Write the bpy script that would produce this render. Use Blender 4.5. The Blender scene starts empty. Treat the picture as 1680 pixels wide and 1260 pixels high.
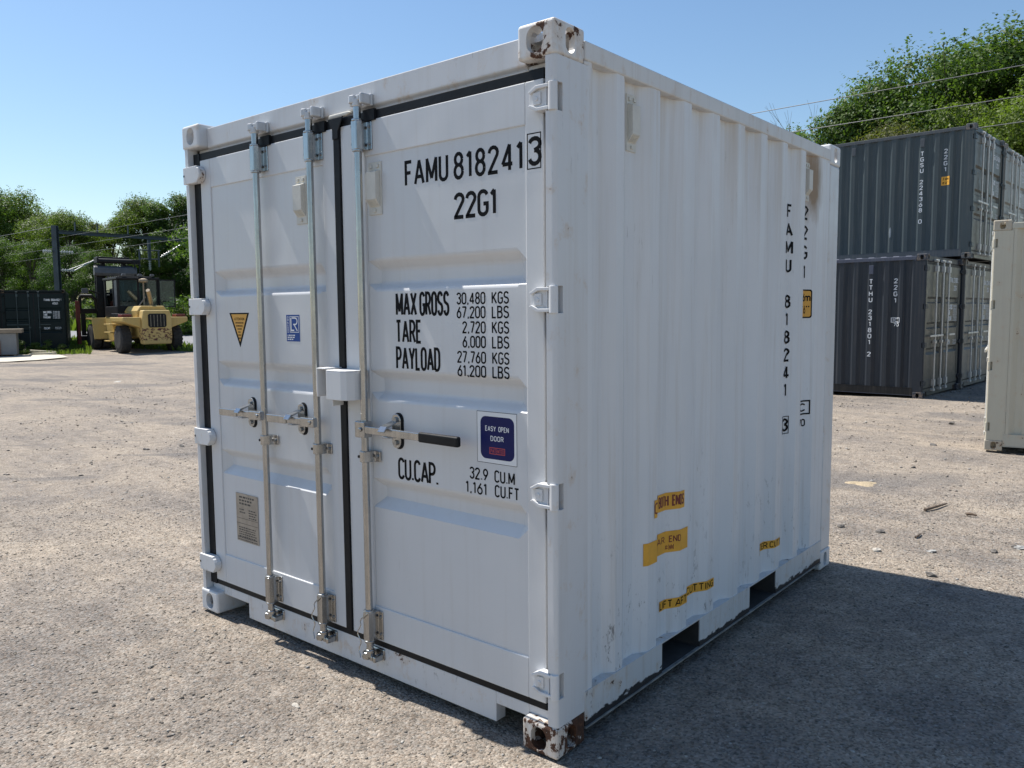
import bpy, bmesh, math, random
import numpy as np
from mathutils import Vector, Matrix

# ------------------------------------------------------------------ camera, sky, sun, exposure
sc = bpy.context.scene
C = sc.collection
YAW, PITCH, ROLL, FPX = -0.694103, -0.088738, -0.0082675, 1320.335
EYE = Vector((1.65106, -2.21964, 1.61194))
_f = Vector((math.sin(YAW)*math.cos(PITCH), math.cos(YAW)*math.cos(PITCH), math.sin(PITCH)))
_r0 = Vector((math.cos(YAW), -math.sin(YAW), 0)); _u0 = _r0.cross(_f)
_r = math.cos(ROLL)*_r0 + math.sin(ROLL)*_u0
_u = -math.sin(ROLL)*_r0 + math.cos(ROLL)*_u0
cam = bpy.data.cameras.new("camera"); camo = bpy.data.objects.new("camera", cam); C.objects.link(camo)
cam.sensor_width = 36; cam.lens = FPX/1680*36; cam.clip_end = 3000; cam.clip_start = 0.05
camo.matrix_world = Matrix(((_r.x, _u.x, -_f.x, EYE.x), (_r.y, _u.y, -_f.y, EYE.y), (_r.z, _u.z, -_f.z, EYE.z), (0, 0, 0, 1)))
sc.camera = camo

SUN_EL = math.radians(58); SUN_DIR = Vector((-0.998, -0.060, 0)).normalized()
w = bpy.data.worlds.new("World"); sc.world = w; w.use_nodes = True
nt = w.node_tree; bgn = nt.nodes["Background"]
sky = nt.nodes.new("ShaderNodeTexSky"); sky.sky_type = 'NISHITA'; sky.sun_disc = False
sky.sun_elevation = SUN_EL; sky.sun_rotation = math.atan2(SUN_DIR.x, SUN_DIR.y)
sky.air_density = 1.2; sky.dust_density = 0.4; sky.ozone_density = 3.0
hs = nt.nodes.new('ShaderNodeHueSaturation'); hs.inputs['Saturation'].default_value = 1.08; hs.inputs['Value'].default_value = 1.16
nt.links.new(sky.outputs[0], hs.inputs['Color']); nt.links.new(hs.outputs[0], bgn.inputs[0]); bgn.inputs[1].default_value = 0.08
sun = bpy.data.lights.new("sun", 'SUN'); suno = bpy.data.objects.new("sun", sun); C.objects.link(suno)
sun.energy = 5.0; sun.angle = math.radians(0.53); sun.color = (1.0, 0.95, 0.88)
_to = Vector((SUN_DIR.x*math.cos(SUN_EL), SUN_DIR.y*math.cos(SUN_EL), math.sin(SUN_EL)))
suno.rotation_euler = _to.to_track_quat('Z', 'Y').to_euler(); suno.location = (-20, -5, 30)
vs = sc.view_settings; vs.view_transform = 'Standard'; vs.look = 'None'; vs.exposure = 0.58; vs.gamma = 1
vs.use_curve_mapping = False

RIGHT = Vector((math.cos(YAW), -math.sin(YAW), 0)); FWD = Vector((math.sin(YAW), math.cos(YAW), 0))
def P(u, d, z=0.0):            # a spot on the ground plan: image column (1680 wide) and distance along the view
    p = EYE + RIGHT*((u-840)/FPX*d) + FWD*d
    return Vector((p.x, p.y, z))
def depth_of(x, y): return (x-EYE.x)*FWD.x + (y-EYE.y)*FWD.y
def rise(d): return np.interp(d, [30, 35, 37, 41, 46.5, 50], [0, .15, .2, .44, .72, .8])
def gz(x, y):
    x = np.asarray(x, float); y = np.asarray(y, float)
    n = (.012*np.sin(x*1.3+.7*np.sin(y*.9))*np.cos(y*1.1+.5) + .008*np.sin(x*3.1+y*1.7)*np.sin(y*2.9-x*.8)
         + .004*np.sin(x*7.3-y*4.1)*np.cos(y*6.7+x*2))
    far = np.clip((np.hypot(x+1, y-1)-3)/8, 0, 1)
    n = n*(.55+far) + .02*far*np.sin(x*.35+1)*np.cos(y*.31)
    return n - .008 + rise(depth_of(x, y))
def gzf(x, y): return float(gz(x, y))

# ------------------------------------------------------------------ helpers
rnd = random.Random(7)
class MB:
    def __init__(s): s.v = []; s.f = []
    def add(s, vs, fs):
        b = len(s.v); s.v += [tuple(p) for p in vs]; s.f += [tuple(b+i for i in f) for f in fs]; return s
    def box(s, x0, x1, y0, y1, z0, z1):
        return s.add([(x0,y0,z0),(x1,y0,z0),(x1,y1,z0),(x0,y1,z0),(x0,y0,z1),(x1,y0,z1),(x1,y1,z1),(x0,y1,z1)],
                     [(0,3,2,1),(4,5,6,7),(0,1,5,4),(1,2,6,5),(2,3,7,6),(3,0,4,7)])
    def prism(s, poly, ax, a, b):     # poly of 2d points, extruded along axis ax from a to b
        def mk(p, t):
            return {'x': (t, p[0], p[1]), 'y': (p[0], t, p[1]), 'z': (p[0], p[1], t)}[ax]
        n = len(poly)
        return s.add([mk(p, a) for p in poly]+[mk(p, b) for p in poly],
                     [tuple(range(n)), tuple(range(2*n-1, n-1, -1))]+[(i, (i+1) % n, n+(i+1) % n, n+i) for i in range(n)])
    def cyl(s, p0, p1, r, n=12, r1=None, caps=True):
        p0 = Vector(p0); p1 = Vector(p1); d = (p1-p0).normalized(); r1 = r if r1 is None else r1
        a = d.orthogonal().normalized(); b = d.cross(a); V = []
        for (p, rr) in ((p0, r), (p1, r1)):
            for i in range(n):
                t = 2*math.pi*i/n; V.append(p+rr*(math.cos(t)*a+math.sin(t)*b))
        F = [(i, (i+1) % n, n+(i+1) % n, n+i) for i in range(n)]
        if caps: F += [tuple(range(n-1, -1, -1)), tuple(range(n, 2*n))]
        return s.add(V, F)
    def tube(s, pts, rs, n=8):
        pts = [Vector(p) for p in pts]
        if not hasattr(rs, '__len__'): rs = [rs]*len(pts)
        V = []; a = None
        for i, p in enumerate(pts):
            d = (pts[min(i+1, len(pts)-1)]-pts[max(i-1, 0)]).normalized()
            a = d.orthogonal().normalized() if a is None else (a-d*a.dot(d)).normalized()
            b = d.cross(a)
            for k in range(n):
                t = 2*math.pi*k/n; V.append(p+rs[i]*(math.cos(t)*a+math.sin(t)*b))
        F = [(i*n+k, i*n+(k+1) % n, (i+1)*n+(k+1) % n, (i+1)*n+k) for i in range(len(pts)-1) for k in range(n)]
        F += [tuple(range(n-1, -1, -1)), tuple(range((len(pts)-1)*n, len(pts)*n))]
        return s.add(V, F)
    def lathe(s, prof, c=(0, 0, 0), ax='z', n=24):   # prof: (radius, along axis)
        V = []; m = len(prof)
        for i in range(n):
            t = 2*math.pi*i/n
            for r, h in prof:
                a, b = r*math.cos(t), r*math.sin(t)
                q = {'z': (a, b, h), 'x': (h, a, b), 'y': (b, h, a)}[ax]
                V.append((q[0]+c[0], q[1]+c[1], q[2]+c[2]))
        F = [(i*m+j, ((i+1) % n)*m+j, ((i+1) % n)*m+j+1, i*m+j+1) for i in range(n) for j in range(m-1)]
        F += [tuple(i*m for i in range(n-1, -1, -1)), tuple(i*m+m-1 for i in range(n))]
        return s.add(V, F)
    def build(s, name, m, parent=None, bevel=0, seg=2, smooth=False, angle=35):
        me = bpy.data.meshes.new(name); me.from_pydata(s.v, [], s.f); me.materials.append(m)
        bm = bmesh.new(); bm.from_mesh(me); bmesh.ops.recalc_face_normals(bm, faces=bm.faces)
        if smooth:
            for f in bm.faces: f.smooth = True
            lim = math.radians(angle)
            for e in bm.edges:
                if len(e.link_faces) == 2 and e.calc_face_angle(0) > lim: e.smooth = False
        bm.to_mesh(me); bm.free()
        return link(name, me, parent, bevel, seg)
def link(name, me, parent=None, bevel=0, seg=2):
    o = bpy.data.objects.new(name, me); C.objects.link(o)
    if parent is not None: o.parent = parent
    if bevel:
        md = o.modifiers.new("bevel", 'BEVEL'); md.width = bevel; md.segments = seg; md.limit_method = 'ANGLE'
        md.angle_limit = math.radians(40); md.harden_normals = False
    return o
def tag(o, label=None, cat=None, group=None, kind=None):
    if label: o['label'] = label
    if cat: o['category'] = cat
    if group: o['group'] = group
    if kind: o['kind'] = kind
    return o
def empty(name, loc=(0, 0, 0), rz=0, label=None, cat=None, group=None):
    o = bpy.data.objects.new(name, None); C.objects.link(o); o.location = loc; o.rotation_euler = (0, 0, rz)
    o.empty_display_size = .2
    return tag(o, label, cat, group)

# ------------------------------------------------------------------ materials
class N:
    def __init__(s, name):
        s.m = bpy.data.materials.new(name); s.m.use_nodes = True; s.t = s.m.node_tree
        s.b = s.t.nodes["Principled BSDF"]; s.out = s.t.nodes["Material Output"]
        s.co = s.t.nodes.new("ShaderNodeTexCoord")
    def n(s, typ, **k):
        x = s.t.nodes.new("ShaderNode"+typ)
        for a, v in k.items(): setattr(x, a, v)
        return x
    def l(s, a, b): s.t.links.new(a, b)
    def map(s, scale=(1, 1, 1), src='Object', rot=(0, 0, 0)):
        m = s.n("Mapping"); m.inputs['Scale'].default_value = scale; m.inputs['Rotation'].default_value = rot
        s.l(s.co.outputs[src], m.inputs[0]); return m.outputs[0]
    def noise(s, scale, detail=3, rough=.55, vec=None, dist=0):
        x = s.n("TexNoise"); x.inputs['Scale'].default_value = scale; x.inputs['Detail'].default_value = detail
        x.inputs['Roughness'].default_value = rough; x.inputs['Distortion'].default_value = dist
        s.l(vec if vec is not None else s.co.outputs['Object'], x.inputs['Vector']); return x.outputs['Fac']
    def ramp(s, fac, stops):
        x = s.n("ValToRGB"); e = x.color_ramp.elements
        while len(e) < len(stops): e.new(.5)
        for q, (p, c) in zip(e, stops):
            q.position = p; q.color = (c, c, c, 1) if not hasattr(c, '__len__') else (*c, 1)
        s.l(fac, x.inputs[0]); return x.outputs[0]
    def mix(s, fac, a, b, typ='MIX'):
        x = s.n("Mix", data_type='RGBA', blend_type=typ)
        for i, v in ((0, fac), (6, a), (7, b)):
            if hasattr(v, 'is_output'): s.l(v, x.inputs[i])
            elif i == 0: x.inputs[0].default_value = v
            else: x.inputs[i].default_value = (*v, 1)
        return x.outputs[2]
    def math(s, op, a, b=0.0, c=None):
        x = s.n("Math", operation=op)
        for i, v in enumerate((a, b, c)):
            if v is None: continue
            if hasattr(v, 'is_output'): s.l(v, x.inputs[i])
            else: x.inputs[i].default_value = v
        return x.outputs[0]
    def xyz(s, src='Object'):
        x = s.n("SeparateXYZ"); s.l(s.co.outputs[src], x.inputs[0]); return x.outputs
    def bump(s, h, strength, dist=.01):
        x = s.n("Bump"); x.inputs['Strength'].default_value = strength; x.inputs['Distance'].default_value = dist
        s.l(h, x.inputs['Height']); s.l(x.outputs[0], s.b.inputs['Normal']); return x
    def set(s, col=None, rough=None, metal=None):
        for k, v in (('Base Color', col), ('Roughness', rough), ('Metallic', metal)):
            if v is None: continue
            if hasattr(v, 'is_output'): s.l(v, s.b.inputs[k])
            elif k == 'Base Color': s.b.inputs[k].default_value = (*v, 1)
            else: s.b.inputs[k].default_value = v
        return s.m

def plain(name, col, rough=.5, metal=0, var=.12, scale=8, bump=0.0, spec=.5):
    q = N(name); q.b.inputs['Specular IOR Level'].default_value = spec; nz = q.noise(scale, 4)
    lo = tuple(c*(1-var) for c in col); hi = tuple(min(1, c*(1+var)) for c in col)
    q.set(q.ramp(nz, [(.3, lo), (.7, hi)]), rough, metal)
    if bump: q.bump(q.noise(scale*6, 3), bump, .004)
    return q.m

def paint(name, col, rust=0.0, dirt=.3, rough=.38, wave=.12, dirtcol=(.42, .36, .29), top=None, specks=0.0, under=None, stain=None, spec=.5, scuff=0.0):
    """container paint: faint unevenness, vertical run-off streaks, rust chips"""
    q = N(name); q.b.inputs['Specular IOR Level'].default_value = spec
    big = q.noise(1.3, 4)
    c = q.ramp(big, [(.3, tuple(x*.95 for x in col)), (.7, tuple(min(1, x*1.03) for x in col))])
    st = q.noise(1, 5, .6, q.map((26, 26, .9)))
    fine = q.noise(1, 3, .6, q.map((90, 90, 3)))
    mask = q.math('MULTIPLY', q.ramp(st, [(.5, 0), (.78, 1)]), q.ramp(fine, [(.3, .2), (.7, 1)]))
    c = q.mix(q.math('MULTIPLY', mask, dirt), c, dirtcol)
    if top is not None:         # grime and rusty run-off hanging under the top rail: (z where it ends, z where it starts)
        z = q.xyz()[2]
        g = q.n("MapRange"); q.l(z, g.inputs[0]); g.inputs[1].default_value = top[0]; g.inputs[2].default_value = top[1]
        run = q.ramp(q.noise(1, 4, .6, q.map((14, 14, .7))), [(.46, 0), (.72, 1)])
        c = q.mix(q.math('MULTIPLY', q.math('MULTIPLY', q.math('POWER', g.outputs[0], 2.0), run), .6), c, (.50, .41, .30))
    if stain is not None:       # one brown run-off stain: centre y, centre z, height
        p_ = q.xyz(); a = q.math('DIVIDE', q.math('SUBTRACT', p_[1], stain[0]), .13); b_ = q.math('DIVIDE', q.math('SUBTRACT', p_[2], stain[1]), stain[2]*.5)
        dd = q.math('SQRT', q.math('ADD', q.math('MULTIPLY', a, a), q.math('MULTIPLY', b_, b_)))
        sm = q.ramp(q.math('ADD', dd, q.math('MULTIPLY', q.math('SUBTRACT', q.noise(1, 5, .65, q.map((18, 18, 5))), .5), 1.1)), [(.35, 1), (1.0, 0)])
        c = q.mix(q.math('MULTIPLY', sm, .92), c, (.27, .18, .10))
    if specks:
        z = q.xyz()[2]
        g = q.n("MapRange"); q.l(z, g.inputs[0]); g.inputs[1].default_value = .95; g.inputs[2].default_value = .15
        a = q.ramp(q.noise(34, 6, .72, q.map((1, 1, .45))), [(.58, 0), (.66, 1)])
        b2 = q.ramp(q.noise(4, 3), [(.45, 0), (.62, 1)])
        c = q.mix(q.math('MULTIPLY', q.math('MULTIPLY', a, b2), q.math('MULTIPLY', g.outputs[0], specks)), c, (.10, .09, .085))
    if scuff:
        sk = q.math('MULTIPLY', q.ramp(q.noise(1, 6, .72, q.map((55, 55, 7))), [(.62, 0), (.68, 1)]), q.ramp(q.noise(1, 3, .6, q.map((3, 3, 1.6))), [(.50, 0), (.66, 1)]))
        c = q.mix(q.math('MULTIPLY', sk, scuff), c, (.16, .145, .13))
    rgh = q.ramp(q.noise(9, 4), [(.3, rough*.85), (.7, rough*1.25)])
    if rust:
        rn = q.math('ADD', q.math('MULTIPLY', q.noise(9, 8, .68, dist=.3), .85), q.math('MULTIPLY', q.noise(1, 6, .65, q.map((60, 60, 22))), .15))
        rm = q.ramp(rn, [(.66-rust*.22, 0), (.675-rust*.22, 1)])
        rc = q.ramp(q.noise(55, 6, .7), [(.3, (.028, .013, .009)), (.55, (.075, .030, .014)), (.8, (.17, .075, .032))])
        halo = q.ramp(q.math('ADD', rn, q.math('MULTIPLY', q.math('SUBTRACT', q.noise(1, 4, .6, q.map((50, 50, 5))), .5), .16)), [(.56-rust*.22, 0), (.68-rust*.22, 1)])
        c = q.mix(q.math('MULTIPLY', halo, .5), c, (.50, .36, .23))
        c = q.mix(rm, c, rc); rgh = q.mix(rm, rgh, (.85, .85, .85))
    if under is not None:       # bare black undercoat along a ragged lower edge
        z = q.xyz()[2]; nn = q.noise(1, 5, .6, q.map((14, 14, 30)))
        e = q.math('ADD', z, q.math('MULTIPLY', q.math('SUBTRACT', nn, .5), -.075))
        um = q.ramp(q.math('MULTIPLY', q.math('SUBTRACT', e, under), 60), [(0, 1), (.35, 0)])
        c = q.mix(um, c, (.018, .018, .02))
    q.set(c, rgh, 0)
    h = q.math('ADD', q.math('MULTIPLY', q.noise(2.2, 2), 1.0), q.math('MULTIPLY', q.noise(160, 2), .018))
    q.bump(h, wave, .03)
    return q.m

WHITE = (.615, .622, .630)
M = {}
M['white'] = paint('white_paint', WHITE, 0, .22, .33, .2, scuff=.12)
M['white_post'] = paint('white_post_paint', WHITE, .02, .35, .36, .2, scuff=.7)
M['white_side'] = paint('white_side_paint', (.665, .675, .685), 0, .5, .45, .14, top=(1.75, 2.5), specks=1.0, stain=(2.50, 2.36, .55), scuff=.45)
M['white_rail'] = paint('white_rail_paint', (.62, .62, .61), .04, .7, .5, .1)
M['white_low'] = paint('white_low_rail_paint', (.58, .58, .575), .10, .7, .5, .12, specks=.9, under=.080)
M['white_cast'] = paint('white_casting_paint', (.64, .64, .63), .52, .35, .5, .2)
M['rusty_cast'] = paint('rusty_casting_paint', (.63, .62, .60), .78, .5, .6, .3)
M['clean_cast'] = paint('clean_casting_paint', (.64, .645, .65), .05, .2, .45, .15)
M['sill'] = paint('sill_paint', WHITE, .03, .22, .36, .1, specks=.5)
M['hinge'] = paint('hinge_paint', (.66, .665, .67), .02, .2, .45, .1)
M['pocket'] = plain('fork_pocket_shade', (.045, .042, .04), .9, 0, .3, 12)  # plates coloured near black to give the shade inside the pockets
M['flange'] = plain('shaded_flange', (.22, .215, .20), .8, 0, .4, 14)  # flange grey darkened for the shadow it sits in
M['vent'] = plain('vent_plastic', (.58, .565, .51), .55, 0, .06, 30)
M['rubber'] = plain('black_rubber', (.008, .009, .011), .5, 0, .3, 12, .1, .22)
M['black'] = plain('black_lettering', (.006, .006, .007), .6, 0, .25, 30, 0, .12)
M['darkgap'] = plain('dark_underside', (.02, .02, .02), .9)  # near-black colour stands in for shade, so the pocket holes look dark
def galv():
    q = N('galvanised_steel')
    sp = q.n("TexVoronoi"); sp.inputs['Scale'].default_value = 55; q.l(q.co.outputs['Object'], sp.inputs['Vector'])
    v = q.math('ADD', q.math('MULTIPLY', sp.outputs['Color'], .10), q.math('MULTIPLY', q.noise(1, 4, .6, q.map((60, 60, 5))), .90))
    c = q.ramp(v, [(.3, (.33, .34, .345)), (.7, (.48, .48, .475))])
    q.set(c, q.ramp(v, [(.2, .27), (.8, .19)]), 1.0)
    q.bump(q.noise(40, 2), .05, .002); return q.m
M['galv'] = galv()
M['bolt'] = plain('bolt_steel', (.33, .33, .33), .4, .9, .2, 60)
M['bolthole'] = plain('bolt_hole_black', (.01, .01, .01), .8)
M['amber'] = plain('amber_sticker', (.72, .36, .035), .5, 0, .10, 14)
M['amber_dark'] = plain('warning_amber', (.66, .33, .04), .4, 0, .05, 14)
M['darkred'] = plain('dark_red_lettering', (.16, .02, .015), .5)
M['blue'] = plain('navy_sticker', (.005, .010, .085), .35, 0, .08, 6, 0, .2)
M['lrblue'] = plain('blue_sticker', (.012, .060, .26), .4, 0, .05, 6, 0, .25)
M['stwhite'] = plain('sticker_white', (.72, .73, .74), .4, 0, .03, 6)
M['red'] = plain('red_stamp', (.42, .05, .05), .5)
M['plate'] = plain('etched_plate', (.34, .32, .29), .38, .6, .15, 20)
M['platetext'] = plain('plate_print', (.05, .05, .05), .5)

# ------------------------------------------------------------------ lettering: narrow round-ended strokes
def arc(cx, cy, rx, ry, a0, a1, n=7):
    return [(cx+rx*math.cos(math.radians(a0+(a1-a0)*i/n)), cy+ry*math.sin(math.radians(a0+(a1-a0)*i/n))) for i in range(n+1)]
def _glyphs():
    W = .44; r = W/2; G = {}
    G['0'] = (W, [arc(r, 1-r, r, r, 0, 180)+arc(r, r, r, r, 180, 360)+[(W, 1-r)]]); G['O'] = (W, G['0'][1])
    G['1'] = (.24, [[(.0, .82), (.17, 1), (.17, 0)]])
    G['2'] = (W, [arc(r, 1-r, r, r, 180, -25)+[(0, .02), (0, 0), (W, 0)]])
    G['3'] = (W, [arc(r, 1-r, r, r, 165, -60, 9)+[(.2, .53)], [(.2, .53)]+arc(r, .27, r, .27, 70, -165, 9)])
    G['4'] = (.5, [[(.36, 0), (.36, 1), (0, .24), (.5, .24)]])
    G['5'] = (W, [[(.42, 1), (.04, 1), (.02, .52)]+arc(r, .32, r, .32, 120, -165, 9)])
    G['6'] = (W, [[(.34, 1), (.06, .5)]+arc(r, .3, r, .3, 150, 510, 14)])
    G['7'] = (W, [[(0, 1), (W, 1), (.14, 0)]])
    G['8'] = (W, [arc(r, .765, r*.88, .235, 0, 360, 14), arc(r, .27, r, .27, 0, 360, 14)])
    G['9'] = (W, [[(.1, 0), (.38, .5)]+arc(r, .7, r, .3, -30, 330, 14)])
    G['A'] = (.54, [[(0, 0), (.27, 1), (.54, 0)], [(.09, .3), (.45, .3)]])
    G['B'] = (W, [[(0, .53), (0, 1), (.2, 1)]+arc(.2, .765, .21, .235, 90, -90)+[(0, .53)], [(0, .53), (0, 0), (.22, 0)]+arc(.22, .265, .22, .265, -90, 90)+[(.02, .53)]])
    G['C'] = (W, [arc(r, 1-r, r, r, 15, 180)+arc(r, r, r, r, 180, 345)])
    G['D'] = (W, [[(0, 0), (0, 1), (.2, 1)]+arc(.2, .7, .24, .3, 90, 0)+arc(.2, .3, .24, .3, 0, -90)+[(0, 0)]])
    G['E'] = (.38, [[(.38, 1), (0, 1), (0, 0), (.38, 0)], [(0, .53), (.32, .53)]])
    G['F'] = (.38, [[(.38, 1), (0, 1), (0, 0)], [(0, .53), (.32, .53)]])
    G['G'] = (W, [arc(r, 1-r, r, r, 15, 180)+arc(r, r, r, r, 180, 360)+[(W, .46), (.24, .46)]])
    G['H'] = (W, [[(0, 0), (0, 1)], [(W, 0), (W, 1)], [(0, .53), (W, .53)]])
    G['I'] = (.06, [[(.03, 0), (.03, 1)]])
    G['K'] = (.46, [[(0, 0), (0, 1)], [(.44, 1), (.02, .4)], [(.15, .56), (.46, 0)]])
    G['L'] = (.36, [[(0, 1), (0, 0), (.36, 0)]])
    G['M'] = (.58, [[(0, 0), (0, 1), (.29, .15), (.58, 1), (.58, 0)]])
    G['N'] = (.48, [[(0, 0), (0, 1), (.48, 0), (.48, 1)]])
    G['P'] = (W, [[(0, 0), (0, 1), (.2, 1)]+arc(.2, .735, .24, .265, 90, -90)+[(0, .47)]])
    G['R'] = (W, [[(0, 0), (0, 1), (.2, 1)]+arc(.2, .735, .23, .265, 90, -90)+[(0, .47)], [(.22, .47), (.46, 0)]])
    G['S'] = (W, [arc(r, .755, r, .245, 20, 230, 9)+arc(r, .255, r, .255, 50, -165, 9)])
    G['T'] = (.44, [[(0, 1), (.44, 1)], [(.22, 1), (.22, 0)]])
    G['U'] = (W, [[(0, 1)]+arc(r, r, r, r, 180, 360)+[(W, 1)]])
    G['V'] = (.5, [[(0, 1), (.25, 0), (.5, 1)]])
    G['W'] = (.7, [[(0, 1), (.18, 0), (.35, .8), (.52, 0), (.7, 1)]])
    G['X'] = (.48, [[(0, 0), (.48, 1)], [(0, 1), (.48, 0)]])
    G['Y'] = (.5, [[(0, 1), (.25, .45), (.5, 1)], [(.25, .45), (.25, 0)]])
    G['.'] = (.08, [[(.04, 0), (.04, .1)]]); G[','] = (.1, [[(.07, .1), (.03, -.1)]]); G["'"] = (.06, [[(.03, 1), (.03, .8)]])
    G['-'] = (.3, [[(0, .5), (.3, .5)]]); G['m'] = (.6, [[(0, 0), (0, .62)]+arc(.15, .48, .15, .16, 150, 0, 5)+[(.3, 0)], [(.3, .48)]+arc(.45, .48, .15, .16, 150, 0, 5)+[(.6, 0)]])
    G[' '] = (.28, [])
    return G
GLY = _glyphs()
def stroke(pts, t):            # mitred ribbon of quads along a polyline
    n = len(pts); L = []; R = []
    for i in range(n):
        p = Vector(pts[i]); d0 = (p-Vector(pts[i-1])) if i else None; d1 = (Vector(pts[i+1])-p) if i < n-1 else None
        if d0 is not None and d0.length < 1e-9: d0 = d1
        if d1 is not None and d1.length < 1e-9: d1 = d0
        d0 = d0 or d1; d1 = d1 or d0
        d0 = d0.normalized(); d1 = d1.normalized()
        n0 = Vector((-d0.y, d0.x)); n1 = Vector((-d1.y, d1.x)); m = n0+n1
        m = m.normalized() if m.length > 1e-4 else n0
        k = min(1/max(m.dot(n0), .3), 2.2)
        L.append(p+m*k*t/2); R.append(p-m*k*t/2)
    return [[tuple(L[i]), tuple(L[i+1]), tuple(R[i+1]), tuple(R[i])] for i in range(n-1)]
def pieces(pl):
    out = [[pl[0]]]
    for i in range(1, len(pl)-1):
        out[-1].append(pl[i]); a = Vector(pl[i])-Vector(pl[i-1]); b = Vector(pl[i+1])-Vector(pl[i])
        if a.length > 1e-6 and b.length > 1e-6 and a.normalized().dot(b.normalized()) < -.05: out.append([pl[i]])
    out[-1].append(pl[-1]); return out
def text(s, x0, z0, h, width=None, t=.13, gap=.2, sx=1.0, lev=0):
    """list of (polygon, level); fits the line between x0 and x0+width"""
    adv = 0; items = []
    for ch in s:
        wd, st = GLY[ch]; items.append((adv, st)); adv += wd+gap
    tot = adv-gap; k = h*sx if width is None else width/tot
    out = []; tw = t*h
    for a, st in items:
        for j, pl in enumerate([q5 for p5 in st for q5 in pieces(p5)]):
            pts = [(x0+(a+px)*k, z0+tw/2+pz*(h-tw)) for px, pz in pl]
            for qd in stroke(pts, tw): out.append((qd, lev+j))
    return out
def vtext(s, xc, ztop, h, pitch, wd, t=.13, lev=0):     # letters one under another
    out = []
    for i, ch in enumerate(s):
        if ch == ' ': continue
        g = GLY[ch]; k = wd/.44; ww = g[0]*k; z0 = ztop-h-i*pitch
        for j, pl in enumerate([q5 for p5 in g[1] for q5 in pieces(p5)]):
            pts = [(xc-ww/2+px*k, z0+t*h/2+pz*(h-t*h)) for px, pz in pl]
            for qd in stroke(pts, t*h): out.append((qd, lev+j))
    return out
def rect(x0, x1, z0, z1, lev=0): return [([(x0, z0), (x1, z0), (x1, z1), (x0, z1)], lev)]
def frame(x0, x1, z0, z1, t, lev=0):
    return rect(x0, x1, z0, z0+t, lev)+rect(x0, x1, z1-t, z1, lev)+rect(x0, x0+t, z0+t, z1-t, lev)+rect(x1-t, x1, z0+t, z1-t, lev)
def rrect(x0, x1, z0, z1, r, lev=0):
    return [(arc(x1-r, z1-r, r, r, 0, 90, 6)+arc(x0+r, z1-r, r, r, 90, 180, 6)+arc(x0+r, z0+r, r, r, 180, 270, 6)+arc(x1-r, z0+r, r, r, 270, 360, 6), lev)]
def lines(rows, x0, x1, h, rg):   # unreadably small print as broken rules
    out = []
    for z, fill in rows:
        x = x0
        while x < x0+(x1-x0)*fill:
            wl = h*rg.uniform(.8, 3.2); out += rect(x, min(x+wl, x1), z, z+h, 1); x += wl+h*.8
    return out
def decal(name, polys, m, parent, mp, bu=(), bv=(), base=.0005):
    bm = bmesh.new(); lay = bm.verts.layers.float.new('lev')
    for pl, lv in polys:
        vv = [bm.verts.new((p[0], p[1], 0)) for p in pl]
        for v in vv: v[lay] = lv
        try: bm.faces.new(vv)
        except ValueError: pass
    for co, ax in [(b, 0) for b in bu]+[(b, 1) for b in bv]:
        no = (1, 0, 0) if ax == 0 else (0, 1, 0); pc = (co, 0, 0) if ax == 0 else (0, co, 0)
        bmesh.ops.bisect_plane(bm, geom=list(bm.verts)+list(bm.edges)+list(bm.faces), plane_co=pc, plane_no=no)
    for v in bm.verts: v.co = mp(v.co.x, v.co.y, base+.00016*v[lay])
    me = bpy.data.meshes.new(name); bm.to_mesh(me); bm.free(); me.materials.append(m)
    return link(name, me, parent)

# ------------------------------------------------------------------ container geometry
def casting_mesh(mat):
    """corner fitting with three oval openings; corner at the origin, body towards -x, +y, +z"""
    def tmp(mb, nm): return mb.build(nm, mat)
    o = tmp(MB().box(-.162, 0, 0, .178, 0, .118), 't')
    md = o.modifiers.new('b', 'BEVEL'); md.width = .012; md.segments = 3; md.limit_method = 'ANGLE'
    def stad(cx, cy, w2, h2, n=10):
        r = w2; return arc(cx, cy+h2-r, r, r, 0, 180, n)+arc(cx, cy-h2+r, r, r, 180, 360, n)
    cut = [MB().box(-.136, -.026, .026, .152, .024, .094),
           MB().prism(stad(-.085, .060, .036, .044), 'y', -.02, .06), MB().prism([(a, b) for a, b in stad(.090, .060, .028, .043)], 'x', -.06, .02),
           MB().prism([(b-.081-.0, a+.089) for a, b in stad(0, 0, .031, .058)], 'z', .06, .14)]
    dels = [o]
    for i, c in enumerate(cut):
        k = tmp(c, 'c'); dels.append(k); bo = o.modifiers.new('x%d' % i, 'BOOLEAN'); bo.object = k; bo.operation = 'DIFFERENCE'; bo.solver = 'EXACT'
    dg = bpy.context.evaluated_depsgraph_get(); dg.update()
    me = bpy.data.meshes.new_from_object(o.evaluated_get(dg))
    for d in dels: bpy.data.objects.remove(d)
    return me
CAST = casting_mesh(M['white_cast'])
def casting(parent, sx, sy, top, at, mat):
    me = CAST.copy(); me.materials.clear(); me.materials.append(mat)
    n = len(me.vertices); co = np.empty(n*3); me.vertices.foreach_get('co', co); co = co.reshape(-1, 3)
    co *= (sx, sy, 1)
    if not top: co[:, 2] = .118-co[:, 2]
    co += at; me.vertices.foreach_set('co', co.ravel())
    if (sx*sy < 0) != (not top): me.flip_normals()
    me.name = 'corner_casting'
    return link('corner_casting', me, parent)

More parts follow.
